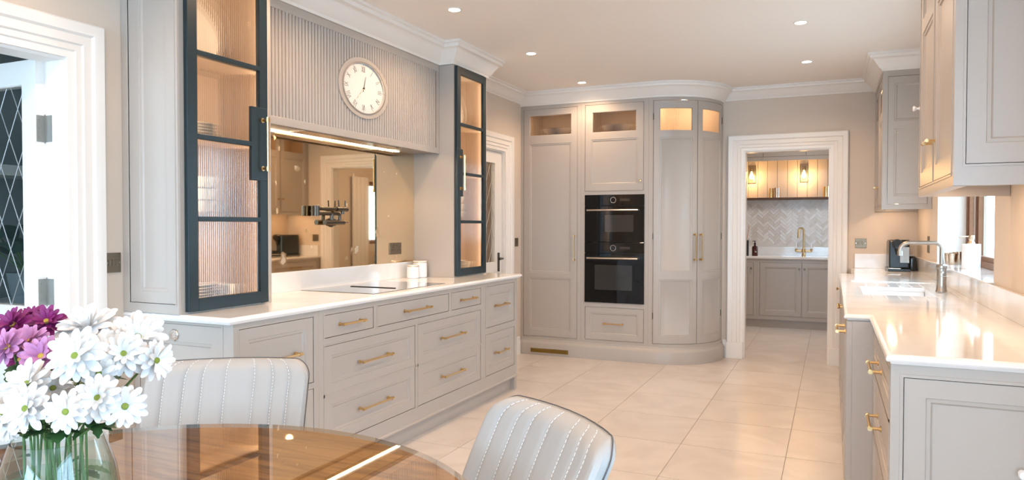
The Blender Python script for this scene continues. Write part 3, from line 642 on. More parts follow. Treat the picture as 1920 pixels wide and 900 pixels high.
light_box(to, U(-2.23), U(-1.595), 2.184, 2.474, 2.0)
h1, h2 = (.004, .4275, .188, 2.470), (.4275, LA - .012, .188, 2.470)
tc_ = tall_unit('curved_cabinet', 'tall taupe corner cabinet with two curved doors beside the pantry doorway', U(-1.5795), LA + YB - YC - .001, [(h1[0], h2[1], .188, 2.470)], CV)
for h, a, b, hx in ((h1, .062, .372, .395), (h2, .485, .800, .462)):
    d = front(tc_, 'door', h, [(a, b, .865, 2.125), (a, b, .262, .795)], [(a, b, 2.188, 2.398)], CV)
    bar_handle(d, TT, hx, 1.10, .26, True)
    for z in (.45, 1.2, 2.32):
        e = h[0] + .001 if h is h1 else h[1] - .001
        part('hinge', MB().tube([TT(e, z - .03, .002), TT(e, z + .03, .002)], .004, 6), bronze, d)
mb = MB()                                                     # inner lining of the corner unit
for z0, z1 in ((.165, 2.165), ): 
    mb.tbox(TT, 0, LA, z0, z1, -.05, -.03, 16)
part('carcass', mb.box(X0 - .035, X0 - .012, YF + .03, YB - .002, .161, 2.505), paint, tc_)
poly = [(X0, YF + .03)] + [(X0 + (RC - .03) * math.sin(k * PI / 24), YC - (RC - .03) * math.cos(k * PI / 24)) for k in range(1, 13)] + [(X0 + RC - .03, YB - .003), (X0, YB - .003)]
def slab(z0, z1): n = len(poly); return MB().add([(x, y, z) for z in (z0, z1) for x, y in poly], [tuple(range(n))[::-1], tuple(range(n, 2 * n))] + [(j, (j + 1) % n, n + (j + 1) % n, n + j) for j in range(n)])
cream_i = mat('pale_interior', (.66, .55, .42), .6, noise=.02)
part('display_shelf', slab(2.165, 2.18), cream_i, tc_); part('top_board', slab(2.49, 2.503), cream_i, tc_)
part('back_lining', MB().box(X0, X0 + RC - .03, YB - .03, YB - .005, 2.18, 2.49).box(X0 + .001, X0 + .012, YF + .04, YB - .03, 2.18, 2.49), cream_i, tc_)
point('cabinet_light', (X0 + .22, 6.98, 2.45), 3.2, SOFTW, .02)
part('light_puck', MB().lathe([(.03, 0), (.03, .006)], (X0 + .22, 6.98, 2.4835), 20), lamp_em, tc_)
PL = [(-.03, .160), (.001, .160), (.005, .156), (.008, .140), (.022, .128), (.027, .118), (.030, .112), (.030, 0), (-.03, 0)]
pl = thing('plinth', 'continuous taupe moulded plinth under the tall curved cabinets', 'plinth', (-1.9, YF, 0))
part('moulding', MB().sweep(([(XW + .001, YF)] + arc + [(X0 + RC, YB - .001)])[::-1], PL, TZ), paint, pl, True)
gr = thing('vent_grille', 'brass perforated vent grille in the plinth below the larder', 'grille', (-2.56, YF - .03, .05))
TG = TYn(YF - .03)
goldm = mat('brass_mesh', (.55, .36, .10), .35, 1, noise=.05)
part('frame', MB().grid(TG, -2.775, -2.353, .018, .076, [(-2.765, -2.363, .026, .068)], .0005, .005), paint, gr)
mb = MB().tbox(TG, -2.766, -2.362, .025, .069, .0005, .001); part('backing', mb, gapm, gr)
mb = MB()
for k in range(68): mb.tbox(TG, -2.765 + k * .006, -2.7618 + k * .006, .026, .068, .0012, .003)
for k in range(7): mb.tbox(TG, -2.765, -2.363, .0265 + k * .006, .0295 + k * .006, .0012, .003)
q = part('mesh', mb, goldm, gr); q['kind'] = 'stuff'
# bowls and dishes behind the top glass
for x, lab in ((-2.55, 'behind the larder glass'), (-1.92, 'behind the glass above the ovens')):
    c = (x, 6.86, 2.1845)
    single('serving_bowl', MB().lathe([(.001, .006), (.06, .006), (.13, .05), (.17, .09), (.175, .09), (.135, .044), (.06, 0), (.001, 0)], c, 36, cap=False), china, 'white serving bowl ' + lab, 'bowl', c, None, True)
# ovens
def oven(label, z0, z1, knob_z, handle_z, win):
    a, b = -2.2035, -1.6205; T = TYn(YF + .004); r = thing('oven', label, 'oven', ((a + b) / 2, YF + .1, z0))
    part('body', MB().tbox(T, a + .01, b - .01, z0 + .004, z1 - .004, -.5, -.0005), blackr, r)
    zc = z1 - .105
    part('control_panel', MB().tbox(T, a, b, zc + .002, z1, 0, .018), blackm, r, bv=.002)
    d = part('door', MB().tbox(T, a, b, z0, zc - .002, 0, .018), blackm, r, bv=.002)
    win_m = mat('oven_window', (.03, .03, .03), .08, noise=.05, spec=.8)
    part('window', MB().tbox(T, *win, .0175, .0188), win_m, d)
    mb = MB().tube([T(a + .03, handle_z, .045), T(b - .05, handle_z, .045)], .009, 10)
    for u in (a + .045, b - .065): mb.tube([T(u, handle_z, .016), T(u, handle_z, .045)], .006, 8)
    part('handle', mb, steel, d, True)
    c = T((a + b) / 2 - .005, knob_z, .0178); part('dial', MB().lathe([(.024, 0), (.024, .006), (.020, .010), (.001, .010)], c, 24, (0, -1, 0)), blackm, r, True)
    part('dial_ring', MB().lathe([(.025, 0), (.028, 0), (.028, .002), (.025, .002)], c, 24, (0, -1, 0), cap=False), steel, r, True)
    part('display', MB().tbox(T, (a + b) / 2 + .06, (a + b) / 2 + .16, knob_z - .012, knob_z + .012, .0175, .0185), win_m, r)
oven('black glass compact oven above the other oven', 1.142, 1.595, 1.545, 1.448, (-2.0, -1.72, 1.24, 1.40))
oven('black glass single oven below the other oven, above a drawer', .556, 1.139, 1.085, .985, (-2.10, -1.73, .68, .92))

# ------------------------------------------------------------------ sink run
XN, XS = .165, .062
nb = thing('drawer_cabinet', 'base cabinet with a moulded end panel and brass-handled drawers before the sink', 'cabinet', (.42, 2.9, 0))
TN = TXn(XN); fronts = [(2.46, 3.40, .705, .855), (2.46, 3.40, .455, .700), (2.46, 3.40, .16, .450)]
f = MB().grid(TN, 2.422, 3.44, .06, .884, fronts, -.022, 0); beads(f, TN, fronts); part('face_frame', f, paint, nb)
part('carcass', MB().box(XN + .0245, XR - .002, 2.445, 3.439, .06, .884), paint, nb)
part('plinth', MB().box(XN + .04, XR - .002, 2.45, 3.439, 0, .0595), paint, nb)
for q in fronts:
    d = part('drawer', panel_front(TN, q[0] + .003, q[1] - .003, q[2] + .003, q[3] - .003, inset_panels(*q, .05), (), .021), paint, nb)
    bar_handle(d, TN, 2.93, (q[2] + q[3]) / 2, .22, False, .006, .036)
TE = TYn(2.4205); eh = [(.199, .66, .10, .847)]
f = MB().grid(TE, XN + .0005, XR - .002, .0, .884, eh, -.0225, 0); beads(f, TE, eh, .009, .003); part('end_frame', f, paint, nb)
ed = part('end_panel', panel_front(TE, .2015, .6575, .1025, .8445, [(.258, .60, .16, .79)], (), .02), paint, nb)
knob(ed, TE, .497, .600, .014, porc)
sb = thing('sink_cabinet', 'projecting sink base cabinet between the drawer cabinet and the coffee corner', 'cabinet', (.37, 4.9, 0))
TS = TXn(XS); so = [(3.50, 4.15, .15, .855), (4.19, 4.87, .15, .855), (4.90, 5.58, .15, .855), (5.62, 6.27, .15, .855)]
f = MB().grid(TS, 3.442, 6.33, .06, .884, so, -.022, 0); beads(f, TS, so); part('face_frame', f, paint, sb)
part('carcass', MB().box(XS + .0245, XR - .002, 3.443, 6.33, .06, .70).box(XS + .0225, XN + .03, 3.442, 3.46, .06, .884).box(XS + .0245, XR - .002, 6.31, 6.33, .06, .884), paint, sb)
part('plinth', MB().box(XS + .05, XR - .002, 3.45, 6.32, 0, .0595), paint, sb)
for i, q in enumerate(so):
    d = part('door', panel_front(TS, q[0] + .003, q[1] - .003, q[2] + .003, q[3] - .003, inset_panels(*q, .06), (), .021), paint, sb)
    if i == 0: bar_handle(d, TS, 3.82, .80, .24, False, .006, .036)
    else: knob(d, TS, q[1] - .04 if i % 2 else q[0] + .04, .80, .013)
cc = thing('corner_cabinet', 'base cabinet in the corner under the coffee machine', 'cabinet', (.42, 6.8, 0))
TQ = TXn(XN); q = (6.38, 7.2, .15, .855)
f = MB().grid(TQ, 6.332, YB - .002, .06, .884, [q], -.022, 0); beads(f, TQ, [q]); part('face_frame', f, paint, cc)
part('carcass', MB().box(XN + .0245, XR - .002, 6.333, YB - .002, .06, .884), paint, cc); part('plinth', MB().box(XN + .04, XR - .002, 6.333, YB - .002, 0, .0595), paint, cc)
d = part('door', panel_front(TQ, q[0] + .003, q[1] - .003, q[2] + .003, q[3] - .003, inset_panels(*q, .06), (), .021), paint, cc); bar_handle(d, TQ, 6.79, .78, .2)
tray = (.125, .63, 4.22, 5.56); bas = (.165, .53, 4.50, 5.12)
wr = worktop('worktop', 'white quartz worktop with drainer grooves running under the window', [(.166, XR - .001, 2.416, 3.45, []), (.066, XR - .001, 3.45, 6.33, [tray]), (.166, XR - .001, 6.33, YB - .001, [])],
    [(XR - .001, 2.416), (.166, 2.416), (.166, 3.45), (.066, 3.45), (.066, 6.33), (.166, 6.33), (.166, YB - .001)][::-1][::-1], (.4, 4.9, .885))
mb = MB().grid(TZ, *tray, [bas], .885, .9105)
part('drainer', mb, quartz, wr)
for y0 in (5.19, 4.245):
    mb = MB()
    for k in range(6):
        x = .20 + .065 * k; mb.add([(x, y0, .9100), (x + .012, y0, .9100), (x + .012 - .0, y0 + .24, .9100), (x, y0 + .24, .9100), (x + .002, y0, .9128), (x + .010, y0, .9128), (x + .010, y0 + .24, .9128), (x + .002, y0 + .24, .9128)], [(4, 5, 6, 7), (0, 1, 5, 4), (3, 2, 6, 7), (1, 2, 6, 5), (0, 3, 7, 4)])
    part('drainer_ribs', mb, porc, wr)
sk = thing('sink', 'white ceramic undermounted sink basin', 'sink', (.35, 4.8, .70))
t = .012; a, b, c, d_ = bas
part('basin', MB().box(a - t, b + t, c - t, d_ + t, .705, .717).box(a - t, a, c - t, d_ + t, .717, .8845).box(b, b + t, c - t, d_ + t, .717, .8845).box(a, b, c - t, c, .717, .8845).box(a, b, d_, d_ + t, .717, .8845), porc, sk, bv=.004)
part('drain', MB().lathe([(.04, 0), (.04, .003), (.03, .004), (.001, .002)], (.35, 4.81, .7168), 24), steel, sk, True)
single('upstand', MB().box(XR - .021, XR - .001, 2.416, YB - .001, .9152, 1.030), quartz, 'white quartz upstand along the wall under the window sill', 'upstand', (.68, 4.9, .915), bv=.002)
single('upstand', MB().box(.190, XR - .0215, YB - .021, YB - .001, .9152, 1.045), quartz, 'white quartz upstand on the back wall behind the coffee machine', 'upstand', (.43, 7.26, .915), bv=.002)
single('window_sill', MB().box(XR - .035, XR + .176, WIN[0] - .03, WIN[1] + .3, 1.0305, 1.038), quartz, 'white quartz sill below the brown-framed window', 'sill', (.75, 5, 1.03), bv=.002)
# square-necked tap
tp = thing('kitchen_tap', 'pewter square-necked tap beside the sink', 'tap', (.586, 4.826, .915))
agedm = mat('aged_pewter', (.42, .37, .32), .32, 1, noise=.2, nscale=40)
bx_, by_ = .586, 4.826
part('base', MB().lathe([(.031, 0), (.031, .004), (.027, .012), (.025, .05), (.025, .085), (.026, .086), (.026, .090), (.0245, .091), (.0245, .135)], (bx_, by_, .9152), 28), agedm, tp, True)
part('collar', MB().lathe([(.024, 0), (.029, .004), (.029, .018), (.022, .026)], (bx_, by_, 1.050), 28), agedm, tp, True)
sp = [(bx_, by_, 1.07), (bx_, by_, 1.165)] + [(bx_ - .035 + .035 * math.cos(k * PI / 12), by_, 1.165 + .035 * math.sin(k * PI / 12)) for k in range(1, 7)] + [(.42, by_, 1.200)] + [(.42 - .05 * math.sin(k * PI / 12), by_, 1.15 + .05 * math.cos(k * PI / 12)) for k in range(1, 7)] + [(.370, by_, 1.145)]
part('spout', MB().tube(sp, .0125, 16), agedm, tp, True)
part('nozzle', MB().tube([(.370, by_, 1.15), (.370, by_, 1.122)], .0150, 16), agedm, tp, True)
part('lever', MB().tube([(bx_ , by_ - .025, 1.03), (bx_, by_ - .045, 1.03)], .007, 10), agedm, tp, True)
# coffee machine
cm = thing('coffee_machine', 'black capsule coffee machine in the corner of the worktop', 'coffee machine', (.55, 7.0, .915))
darkt = mat('dark_petrol_plastic', (.012, .020, .022), .25, noise=.05)
part('body', MB().box(.445, .60, 6.88, 7.20, .935, 1.172), darkt, cm, bv=.012)
part('base', MB().box(.435, .60, 6.80, 7.20, .9152, .937), darkt, cm, bv=.004); part('drip_tray', MB().box(.440, .53, 6.795, 6.87, .937, .944), steel, cm, bv=.002)
part('brew_head', MB().lathe([(.001, -.03), (.038, -.03), (.042, -.02), (.042, .02), (.035, .03), (.001, .03)], (.505, 6.865, 1.145), 28, (0, 1, 0)), blackm, cm, True)
part('spout', MB().lathe([(.02, 0), (.012, -.03), (.01, -.05)], (.505, 6.86, 1.105), 16), blackr, cm, True)
part('side_panel', MB().box(.528, .598, 6.872, 6.882, .985, 1.12), hingem, cm, bv=.002)
part('water_tank', MB().lathe([(.04, 0), (.042, .01), (.036, .11), (.02, .125), (.001, .127)], (.622, 6.95, .9152), 24), mat('smoky_tank', (.03, .032, .035), .1, noise=.05), cm, True)
part('lid', MB().box(.45, .60, 6.90, 7.19, 1.172, 1.180), blackm, cm, bv=.003)
# soap and votives on the sill
sp_ = thing('soap_dispenser', 'white marble soap dispenser with a brass pump on the window sill', 'soap dispenser', (.776, 5.12, 1.038))
x, y, z = .776, 5.12, 1.0382
part('body', MB().lathe([(.001, 0), (.048, 0), (.050, .003), (.050, .148), (.047, .152), (.001, .152)], (x, y, z), 36), marble, sp_, True)
pb = mat('pale_brass', (.72, .55, .38), .25, 1, noise=.05)
part('collar', MB().lathe([(.018, .150), (.020, .156), (.015, .166), (.012, .172), (.016, .182), (.018, .205), (.001, .206)], (x, y, z), 24), pb, sp_, True)
part('nozzle', MB().tube([(x, y, z + .198), (x - .055, y - .01, z + .196), (x - .065, y - .012, z + .192)], .004, 8), pb, sp_, True)
for (x, y), rr, hh, lab in (((.745, 5.62), .030, .075, 'small silver votive between the tap spout and the soap dispenser'), ((.792, 5.70), .036, .085, 'middle-sized silver votive among the other votives on the sill'), ((.828, 5.52), .036, .105, 'tallest silver votive on the sill, by the window frame'), ((.742, 5.78), .028, .075, 'smallest silver votive on the sill, by the white window reveal')):
    c = (x, y, 1.0382)
    single('votive', MB().lathe([(.001, .003), (rr * .7, .003), (rr * .96, hh), (rr, hh), (rr * .72, 0), (.001, 0)], c, 28, cap=False), silver, lab, 'votive', c, 'votives on the window sill', True)
# wall cabinets
def wall_unit(label, y0, y1, doors, end_holes, end_panels, glass_top, knobs):
    r = thing('wall_cabinet', label, 'cabinet', (.52, (y0 + y1) / 2, 1.43)); T = TXn(.35); z0, z1 = 1.428, 2.505
    f = MB().grid(T, y0, y1, z0, z1, doors, -.022, 0); beads(f, T, doors); part('face_frame', f, paint, r)
    part('carcass', MB().box(.3745, XR - .002, y0 + .022, y1 - .001, 1.475, 2.19 if glass_top else z1).box(.3725, .392, y0, y1, z0, 1.475).box(.3725, XR - .002, y1 - .02, y1, z0, 1.476) if True else None, paint, r)
    if glass_top: part('display_shelf', MB().box(.3745, XR - .002, y0 + .0222, y1 - .001, 2.19, 2.2).box(XR - .014, XR - .002, y0 + .0222, y1 - .001, 2.2, z1).box(.3745, XR - .014, y1 - .012, y1 - .001, 2.2, z1), interior, r)
    TEd = TYn(y0 - .0015); f = MB().grid(TEd, .3505, XR - .002, z0, z1, end_holes, -.0215, 0); beads(f, TEd, end_holes, .007, .003); part('end_frame', f, paint, r)
    for hh in end_holes:
        part('end_panel', panel_front(TEd, hh[0] + .0025, hh[1] - .0025, hh[2] + .0025, hh[3] - .0025, end_panels, (), .02), paint, r)
    for i, q in enumerate(doors):
        pan = [(q[0] + .06, q[1] - .06, q[2] + .06, 2.13)] + ([] if glass_top else [(q[0] + .06, q[1] - .06, 2.19, q[3] - .055)]); gl = [(q[0] + .06, q[1] - .06, 2.2, q[3] - .06)] if glass_top else []
        d = part('door', panel_front(T, q[0] + .003, q[1] - .003, q[2] + .003, q[3] - .003, pan, gl, .021), paint, r)
        for g in gl: fluted_pane(d, T, g[0] + .003, g[1] - .003, g[2] + .003, g[3] - .003, -.012, .0145, .0022)
        kb = knobs[i]
        c = Vector(T(kb, 1.62, -.0005)); mb = MB().tube([T(kb, 1.62, -.0005), T(kb, 1.62, .03)], .006, 8).tube([T(kb - .02, 1.62, .03), T(kb + .02, 1.62, .03)], .007, 10); part('knob', mb, brass, d, True)
    part('light_strip', MB().box(.46, .47, y0 + .08, y1 - .08, 1.4685, 1.4752), led_em, r)
    area('wall_cabinet_light', (.47, (y0 + y1) / 2, 1.465), (0, 0, 0), .04, y1 - y0 - .2, 2.0, SOFTW)
    if glass_top: area('cabinet_light', (.5, (y0 + y1) / 2, 2.44), (0, 0, 0), .1, .8, 1.5, WARM)
    return r
wall_unit('wall cabinet with two panels on its end, above the coffee machine', 6.25, YB - .002, [(6.285, 6.755, 1.465, 2.47), (6.765, 7.24, 1.465, 2.47)], [(.385, XR - .03, 1.468, 2.455)], [(.43, XR - .075, 2.11, 2.40), (.43, XR - .075, 1.53, 2.05)], True, [6.72, 6.80])
nw = wall_unit('wall cabinet with one tall end panel, above the drawer cabinet before the window', 2.65, 3.65, [(2.69, 3.145, 1.468, 2.47), (3.155, 3.61, 1.468, 2.47)], [(.382, XR - .02, 1.495, 2.46)], [(.437, XR - .075, 1.56, 2.40)], False, [3.10, 3.20])
knob(nw, TXn(.35), 3.63, 1.82, .012, porc, 'bumper')

# ------------------------------------------------------------------ downlights
k = 0
for (x, ys) in ((-2.135, [6.335, 5.11, 3.885, 2.66, 1.43, .2, -1.1, -2.4]), (-.2, [6.27, 5.05, 3.83, 2.61, 1.39, .17, -1.1, -2.4])):
    for y in ys:
        seen = y > 3.6 and not (x > -1 and y < 5)
        if seen:
            r = thing('downlight', 'small round recessed spotlight in the white ceiling', 'ceiling light', (x, y, ZC), 'recessed downlights in the ceiling')
            part('trim_ring', MB().lathe([(.036, .001), (.036, -.004), (.046, -.004), (.048, .001)], (x, y, ZC), 28, cap=False), white, r, True)
            part('lens', MB().lathe([(.036, .0005), (.034, -.003), (.001, -.0035)], (x, y, ZC), 24), lamp_em, r, True)
        l = bpy.data.lights.new('downlight_beam', 'SPOT'); l.energy = 35; l.color = SOFTW; l.spot_size = 2.75; l.spot_blend = .6; l.shadow_soft_size = .035
        o = bpy.data.objects.new('downlight_beam', l); C.objects.link(o); o.location = (x, y, ZC - .012)

# ------------------------------------------------------------------ pantry
YP = 9.6; TP = TYn(YP)
def pantry_base(label, x0, x1, doors, knobs):
    r = thing('pantry_cabinet', label, 'cabinet', ((x0 + x1) / 2, 9.9, 0))
    f = MB().grid(TP, x0, x1, .105, .878, doors, -.022, 0); beads(f, TP, doors); part('face_frame', f, paint, r)
    part('carcass', MB().box(x0 + .001, x1 - .001, YP + .0245, PY1 - .002, .105, .878), paint, r); part('plinth', MB().box(x0, x1, YP + .04, PY1 - .002, 0, .1045), paint, r)
    for q, kx in zip(doors, knobs):
        d = part('door', panel_front(TP, q[0] + .003, q[1] - .003, q[2] + .003, q[3] - .003, inset_panels(*q, .06), (), .021), paint, r); knob(d, TP, kx, .755, .014, bronze2)
pantry_base('single-door pantry base cabinet under the reed diffuser', -1.48, -.876, [(-1.44, -.914, .155, .835)], [-.945])
pantry_base('double-door pantry base cabinet under the brass tap', -.875, .18, [(-.841, -.343, .155, .835), (-.340, .15, .155, .835)], [-.372, -.308])
pantry_base('pantry base cabinet at the end by the window', .181, PX1 - .002, [(.21, .9, .155, .835)], [.25])
pantry_base('pantry base cabinet at the far wall', PX0 + .002, -1.481, [(-2.17, -1.52, .155, .835)], [-1.55])
pw = thing('pantry_worktop', 'white quartz pantry worktop', 'worktop', (-.6, 9.9, .88))
part('slab', MB().box(PX0 + .002, PX1 - .002, YP - .018, PY1 - .002, .8785, .910), quartz, pw, bv=.006)
part('upstand', MB().box(PX0 + .002, PX1 - .002, PY1 - .022, PY1 - .002, .910, 1.02), quartz, pw, bv=.002)
# herringbone splashback: every tile is a piece
sp = thing('herringbone_splashback', 'pale stone herringbone tiling between pantry worktop and shelf', 'splashback', (-.6, PY1, 1.02))
part('backing', MB().box(PX0 + .002, PX1 - .002, PY1 - .006, PY1 - .001, 1.0205, 1.668), mat('tile_grout', (.70, .66, .62), .8, noise=.03), sp)
TWd, TLn = .0345, .1035; tms = []
for k, cl in enumerate(((.74, .70, .67), (.67, .62, .57), (.72, .69, .67), (.76, .74, .72), (.64, .58, .53))):
    m = mat('herringbone_tile_%d' % k, cl, .3, noise=.06, nscale=18); me = MB().box(-TLn / 2 + .002, TLn / 2 - .002, -.006, 0, -TWd / 2 + .002, TWd / 2 - .002).mesh('tile'); me.materials.append(m); tms.append(me)
rt = math.sqrt(.5); cnt = 0; rr = random.Random(3)
for i in range(-46, 46):
    for j in range(-16, 16):
        # herringbone lattice (before turning by 45 degrees): blocks of width 1, length 3
        for kind in (0, 1):
            bx0 = i * TWd + j * TLn; by0 = i * TWd - j * TLn
            cx, cz = (bx0 + TLn / 2, by0 + TWd / 2) if kind == 0 else (bx0 + TLn * 0 - TWd / 2 + TWd, by0 + TWd + TLn / 2)
            X = (cx - cz) * rt; Z = (cx + cz) * rt
            xw, zw = -.55 + X, 1.32 + Z
            if not (-1.13 < xw < .12 and 1.065 < zw < 1.625): continue
            o = bpy.data.objects.new('tile', rr.choice(tms)); link(o, sp); o.location = (xw - sp.location.x, -.0055, zw - sp.location.z)
            o.rotation_euler = (0, -(PI / 4 if kind == 0 else -PI / 4), 0); cnt += 1
            ORG[o.name] = Vector((0, 0, 0))
print('herringbone tiles', cnt)
single('wall_shelf', MB().box(PX0 + .002, PX1 - .002, 10.0, PY1 - .0118, 1.645, 1.672), darkw, 'dark wood shelf above the herringbone tiling', 'shelf', (-.6, 10.1, 1.645), bv=.003)
pan = thing('wall_panelling', 'taupe vertical board panelling behind the pantry wall lamps', 'panelling', (-.6, PY1, 1.672))
x = -1.42
while x < .5: part('plank', MB().box(x + .002, x + .122, PY1 - .02, PY1 - .001, 1.673, 2.19), paint, pan, bv=.003); x += .124
part('backing', MB().box(PX0 + .002, PX1 - .002, PY1 - .004, PY1 - .0005, 1.6725, 2.199), paint, pan)
TU = TYn(9.87)
for a, b, lab in ((-1.95, -1.331, 'next to the left-side pantry wall'), (-1.33, -.833, 'over the reed diffuser'), (-.832, -.315, 'between the two wall lamps'), (-.314, .25, 'over the brass tap'), (.251, .93, 'by the pantry window')):
    r = thing('pantry_wall_cabinet', 'taupe pantry wall cabinet ' + lab.replace('left-side pantry wall', 'blank pantry wall'), 'cabinet', ((a + b) / 2, 10.0, 2.16))
    part('carcass', MB().box(a, b, 9.892, PY1 - .002, 2.20, ZC - .002), paint, r); part('door', panel_front(TU, a + .003, b - .003, 2.20, 2.60, inset_panels(a, b, 2.22, 2.60, .07), (), .021), paint, r)
    part('pelmet', MB().box(a, b, 9.875, 9.8915, 2.145, 2.197).box(a, b, 9.8915, PY1 - .021, 2.19, 2.1995), paint, r)
for x, lab in ((-1.000, 'over the reed diffuser'), (-.345, 'over the brass tap')):
    r = thing('wall_lamp', 'glass and bronze wall lamp with a glowing bulb ' + lab, 'wall lamp', (x, PY1 - .02, 1.95))
    y = PY1 - .02
    part('backplate', MB().box(x - .05, x + .05, y - .012, y + .0, 1.875, 2.115), bronze2, r, bv=.003)
    part('holder', MB().tube([(x, y - .01, 2.06), (x, y - .06, 2.06)], .009, 10).tube([(x, y - .06, 2.075), (x, y - .06, 2.03)], .020, 16), bronze2, r, True)
    part('bulb', MB().lathe([(.008, .11), (.012, .09), (.026, .06), (.030, .035), (.022, .010), (.001, 0)], (x, y - .06, 1.92), 20, cap=False), bulb_em, r, True)
    part('glass_shade', MB().lathe([(.045, 0), (.045, .155), (.02, .17)], (x, y - .06, 1.89), 28, cap=False), vaseg, r, True)
    point('wall_lamp_glow', (x, y - .10, 1.95), 12, (1, .54, .20), .03)
for x, rr_, hh, lab in ((-.746, .026, .125, 'narrow gold glass vase standing next to a silver one'), (-.675, .042, .130, 'silver ribbed glass vase standing next to a gold one'), (-.075, .040, .135, 'gold glass vase alone at the far end of the shelf')):
    c = (x, 10.09, 1.6722)
    single('vase', MB().lathe([(.001, .004), (rr_ * .92, .004), (rr_ * .94, hh), (rr_, hh), (rr_, 0), (.001, 0)], c, 24, cap=False), silver if 'silver' in lab[:6] else goldg, lab, 'vase', c, None, True)
pt = thing('pantry_tap', 'brass swan-neck tap with two white lever handles', 'tap', (-.338, 10.05, .91))
x, y, z = -.338, 10.05, .9102
part('body', MB().lathe([(.022, 0), (.024, .006), (.018, .02), (.018, .04), (.026, .05), (.026, .075), (.016, .085), (.013, .10)], (x, y, z), 24), brass, pt, True)
part('cross_bar', MB().tube([(x - .09, y, z + .06), (x + .09, y, z + .06)], .010, 12), brass, pt, True)
part('spout', MB().tube([(x, y, z + .09), (x, y, z + .31)] + [(x - .03 + .03 * math.cos(k * PI / 8), y - .04 + .04 * math.cos(k * PI / 8), z + .31 + .05 * math.sin(k * PI / 8)) for k in range(1, 9)] + [(x - .06, y - .08, z + .23)], .0115, 12), brass, pt, True)
for s in (-1, 1):
    hh = part('lever', MB().lathe([(.013, -.01), (.015, .02), (.008, .03)], (x + s * .092, y, z + .06), 14), brass, pt, True)
    part('lever_grip', MB().lathe([(.006, .03), (.008, .05), (.007, .11), (.001, .115)], (x + s * .092, y, z + .06), 12), porc, hh, True)
bt = thing('soap_bottle', 'dark red glass soap bottle with black pump on the pantry worktop', 'bottle', (-.94, 9.75, .91))
c = (-.915, 9.75, .9102); part('bottle', MB().lathe([(.001, 0), (.034, 0), (.036, .004), (.036, .105), (.030, .122), (.012, .130), (.012, .145)], c, 28), amber, bt, True)
part('pump', MB().lathe([(.014, .143), (.014, .165), (.006, .17), (.006, .185), (.012, .187), (.012, .195)], c, 18).tube([(c[0], c[1], c[2] + .19), (c[0] - .03, c[1], c[2] + .188)], .005, 8), blackr, bt, True)
part('print', MB().box(c[0] + .002, c[0] + .026, c[1] - .0362, c[1] - .034, c[2] + .045, c[2] + .05).box(c[0] + .004, c[0] + .024, c[1] - .0362, c[1] - .034, c[2] + .056, c[2] + .060), china, bt)
rd = thing('reed_diffuser', 'black cylinder diffuser with thin reeds on the pantry worktop', 'diffuser', (-1.03, 9.75, .91))
c = (-1.018, 9.75, .9102); part('jar', MB().lathe([(.001, 0), (.026, 0), (.027, .003), (.027, .200), (.008, .203), (.001, .203)], c, 24), blackr, rd, True)
for k in range(7):
    a = k * .9; part('reed', MB().tube([(c[0], c[1], c[2] + .19), (c[0] + .035 * math.cos(a), c[1] + .03 * math.sin(a), c[2] + .38 + .02 * (k % 3))], .0022, 5), reed, rd)
ra = thing('radiator', 'tall white vertical panel radiator on the pantry wall by its window', 'radiator', (.93, 9.1, .5))
for k in range(4): part('panel', MB().box(.90, .925, 8.93 + k * .1, 9.025 + k * .1, .35, 2.05), white, ra, bv=.006)
part('bracket', MB().box(.925, .9495, 8.99, 9.01, .6, 1.9).box(.925, .9495, 9.25, 9.27, .6, 1.9), steel, ra)
l = bpy.data.lights.new('pantry_fill_light', 'AREA'); l.energy = 17; l.color = (1, .98, .96); l.size = .5  # unseen fill light added to brighten the pantry
o = bpy.data.objects.new('pantry_fill_light', l); C.objects.link(o); o.location = (-.4, 8.6, ZC - .02)
r = thing('pantry_fill_disc', 'round white disc added on the pantry ceiling for the fill light', 'ceiling light', (-.4, 8.6, ZC))  # added fixture above the fill light, out of view
part('body', MB().lathe([(.28, 0), (.28, -.012), (.25, -.015), (.001, -.015)], (-.4, 8.6, ZC + .001), 36), white, r, True)

# ------------------------------------------------------------------ hall seen through the open door
single('hall_shelf', MB().box(-4.899, -4.55, .6, 3.9, 1.60, 1.665), white, 'long white shelf on the hall wall behind the open door', 'shelf', (-4.7, 2, 1.6), bv=.003)
single('hall_cabinet', MB().box(-4.899, -4.40, .6, 3.9, .80, .83).box(-4.88, -4.42, .62, 3.88, 0, .80), white, 'white sideboard in the hall under the long shelf', 'sideboard', (-4.65, 2, 0), bv=.003)
hp = thing('potted_plant', 'leafy plant in a grey pot on the hall sideboard', 'plant', (-4.5, 2.76, .83))
part('pot', MB().lathe([(.001, 0), (.075, 0), (.10, .16), (.105, .18), (.095, .18), (.09, .16), (.001, .15)], (-4.5, 2.76, .8305), 24), potg, hp, True)
def leaf_mb(base, d, ln, wd, droop, lobes=0):
    d = Vector(d).normalized(); sd = d.cross(Vector((0, 0, 1))).normalized() if abs(d.z) < .98 else Vector((1, 0, 0)); mb = MB(); pts = []
    for i in range(11):
        t = i / 10; c = Vector(base) + d * ln * t + Vector((0, 0, -droop * t * t * ln)); ww = wd * math.sin(PI * (t * .9 + .08)) ** .7 * (1 - (.30 * (i % 2) if lobes and 0 < i < 10 else 0))
        pts += [c - sd * ww + Vector((0, 0, .15 * ww)), c, c + sd * ww + Vector((0, 0, .15 * ww))]
    return mb.add(pts, [(i * 3 + a, i * 3 + a + 1, i * 3 + a + 4, i * 3 + a + 3) for i in range(10) for a in (0, 1)])
rl = random.Random(5); dkg = mat('dark_plant_green', (.03, .09, .07), .4, noise=.2)
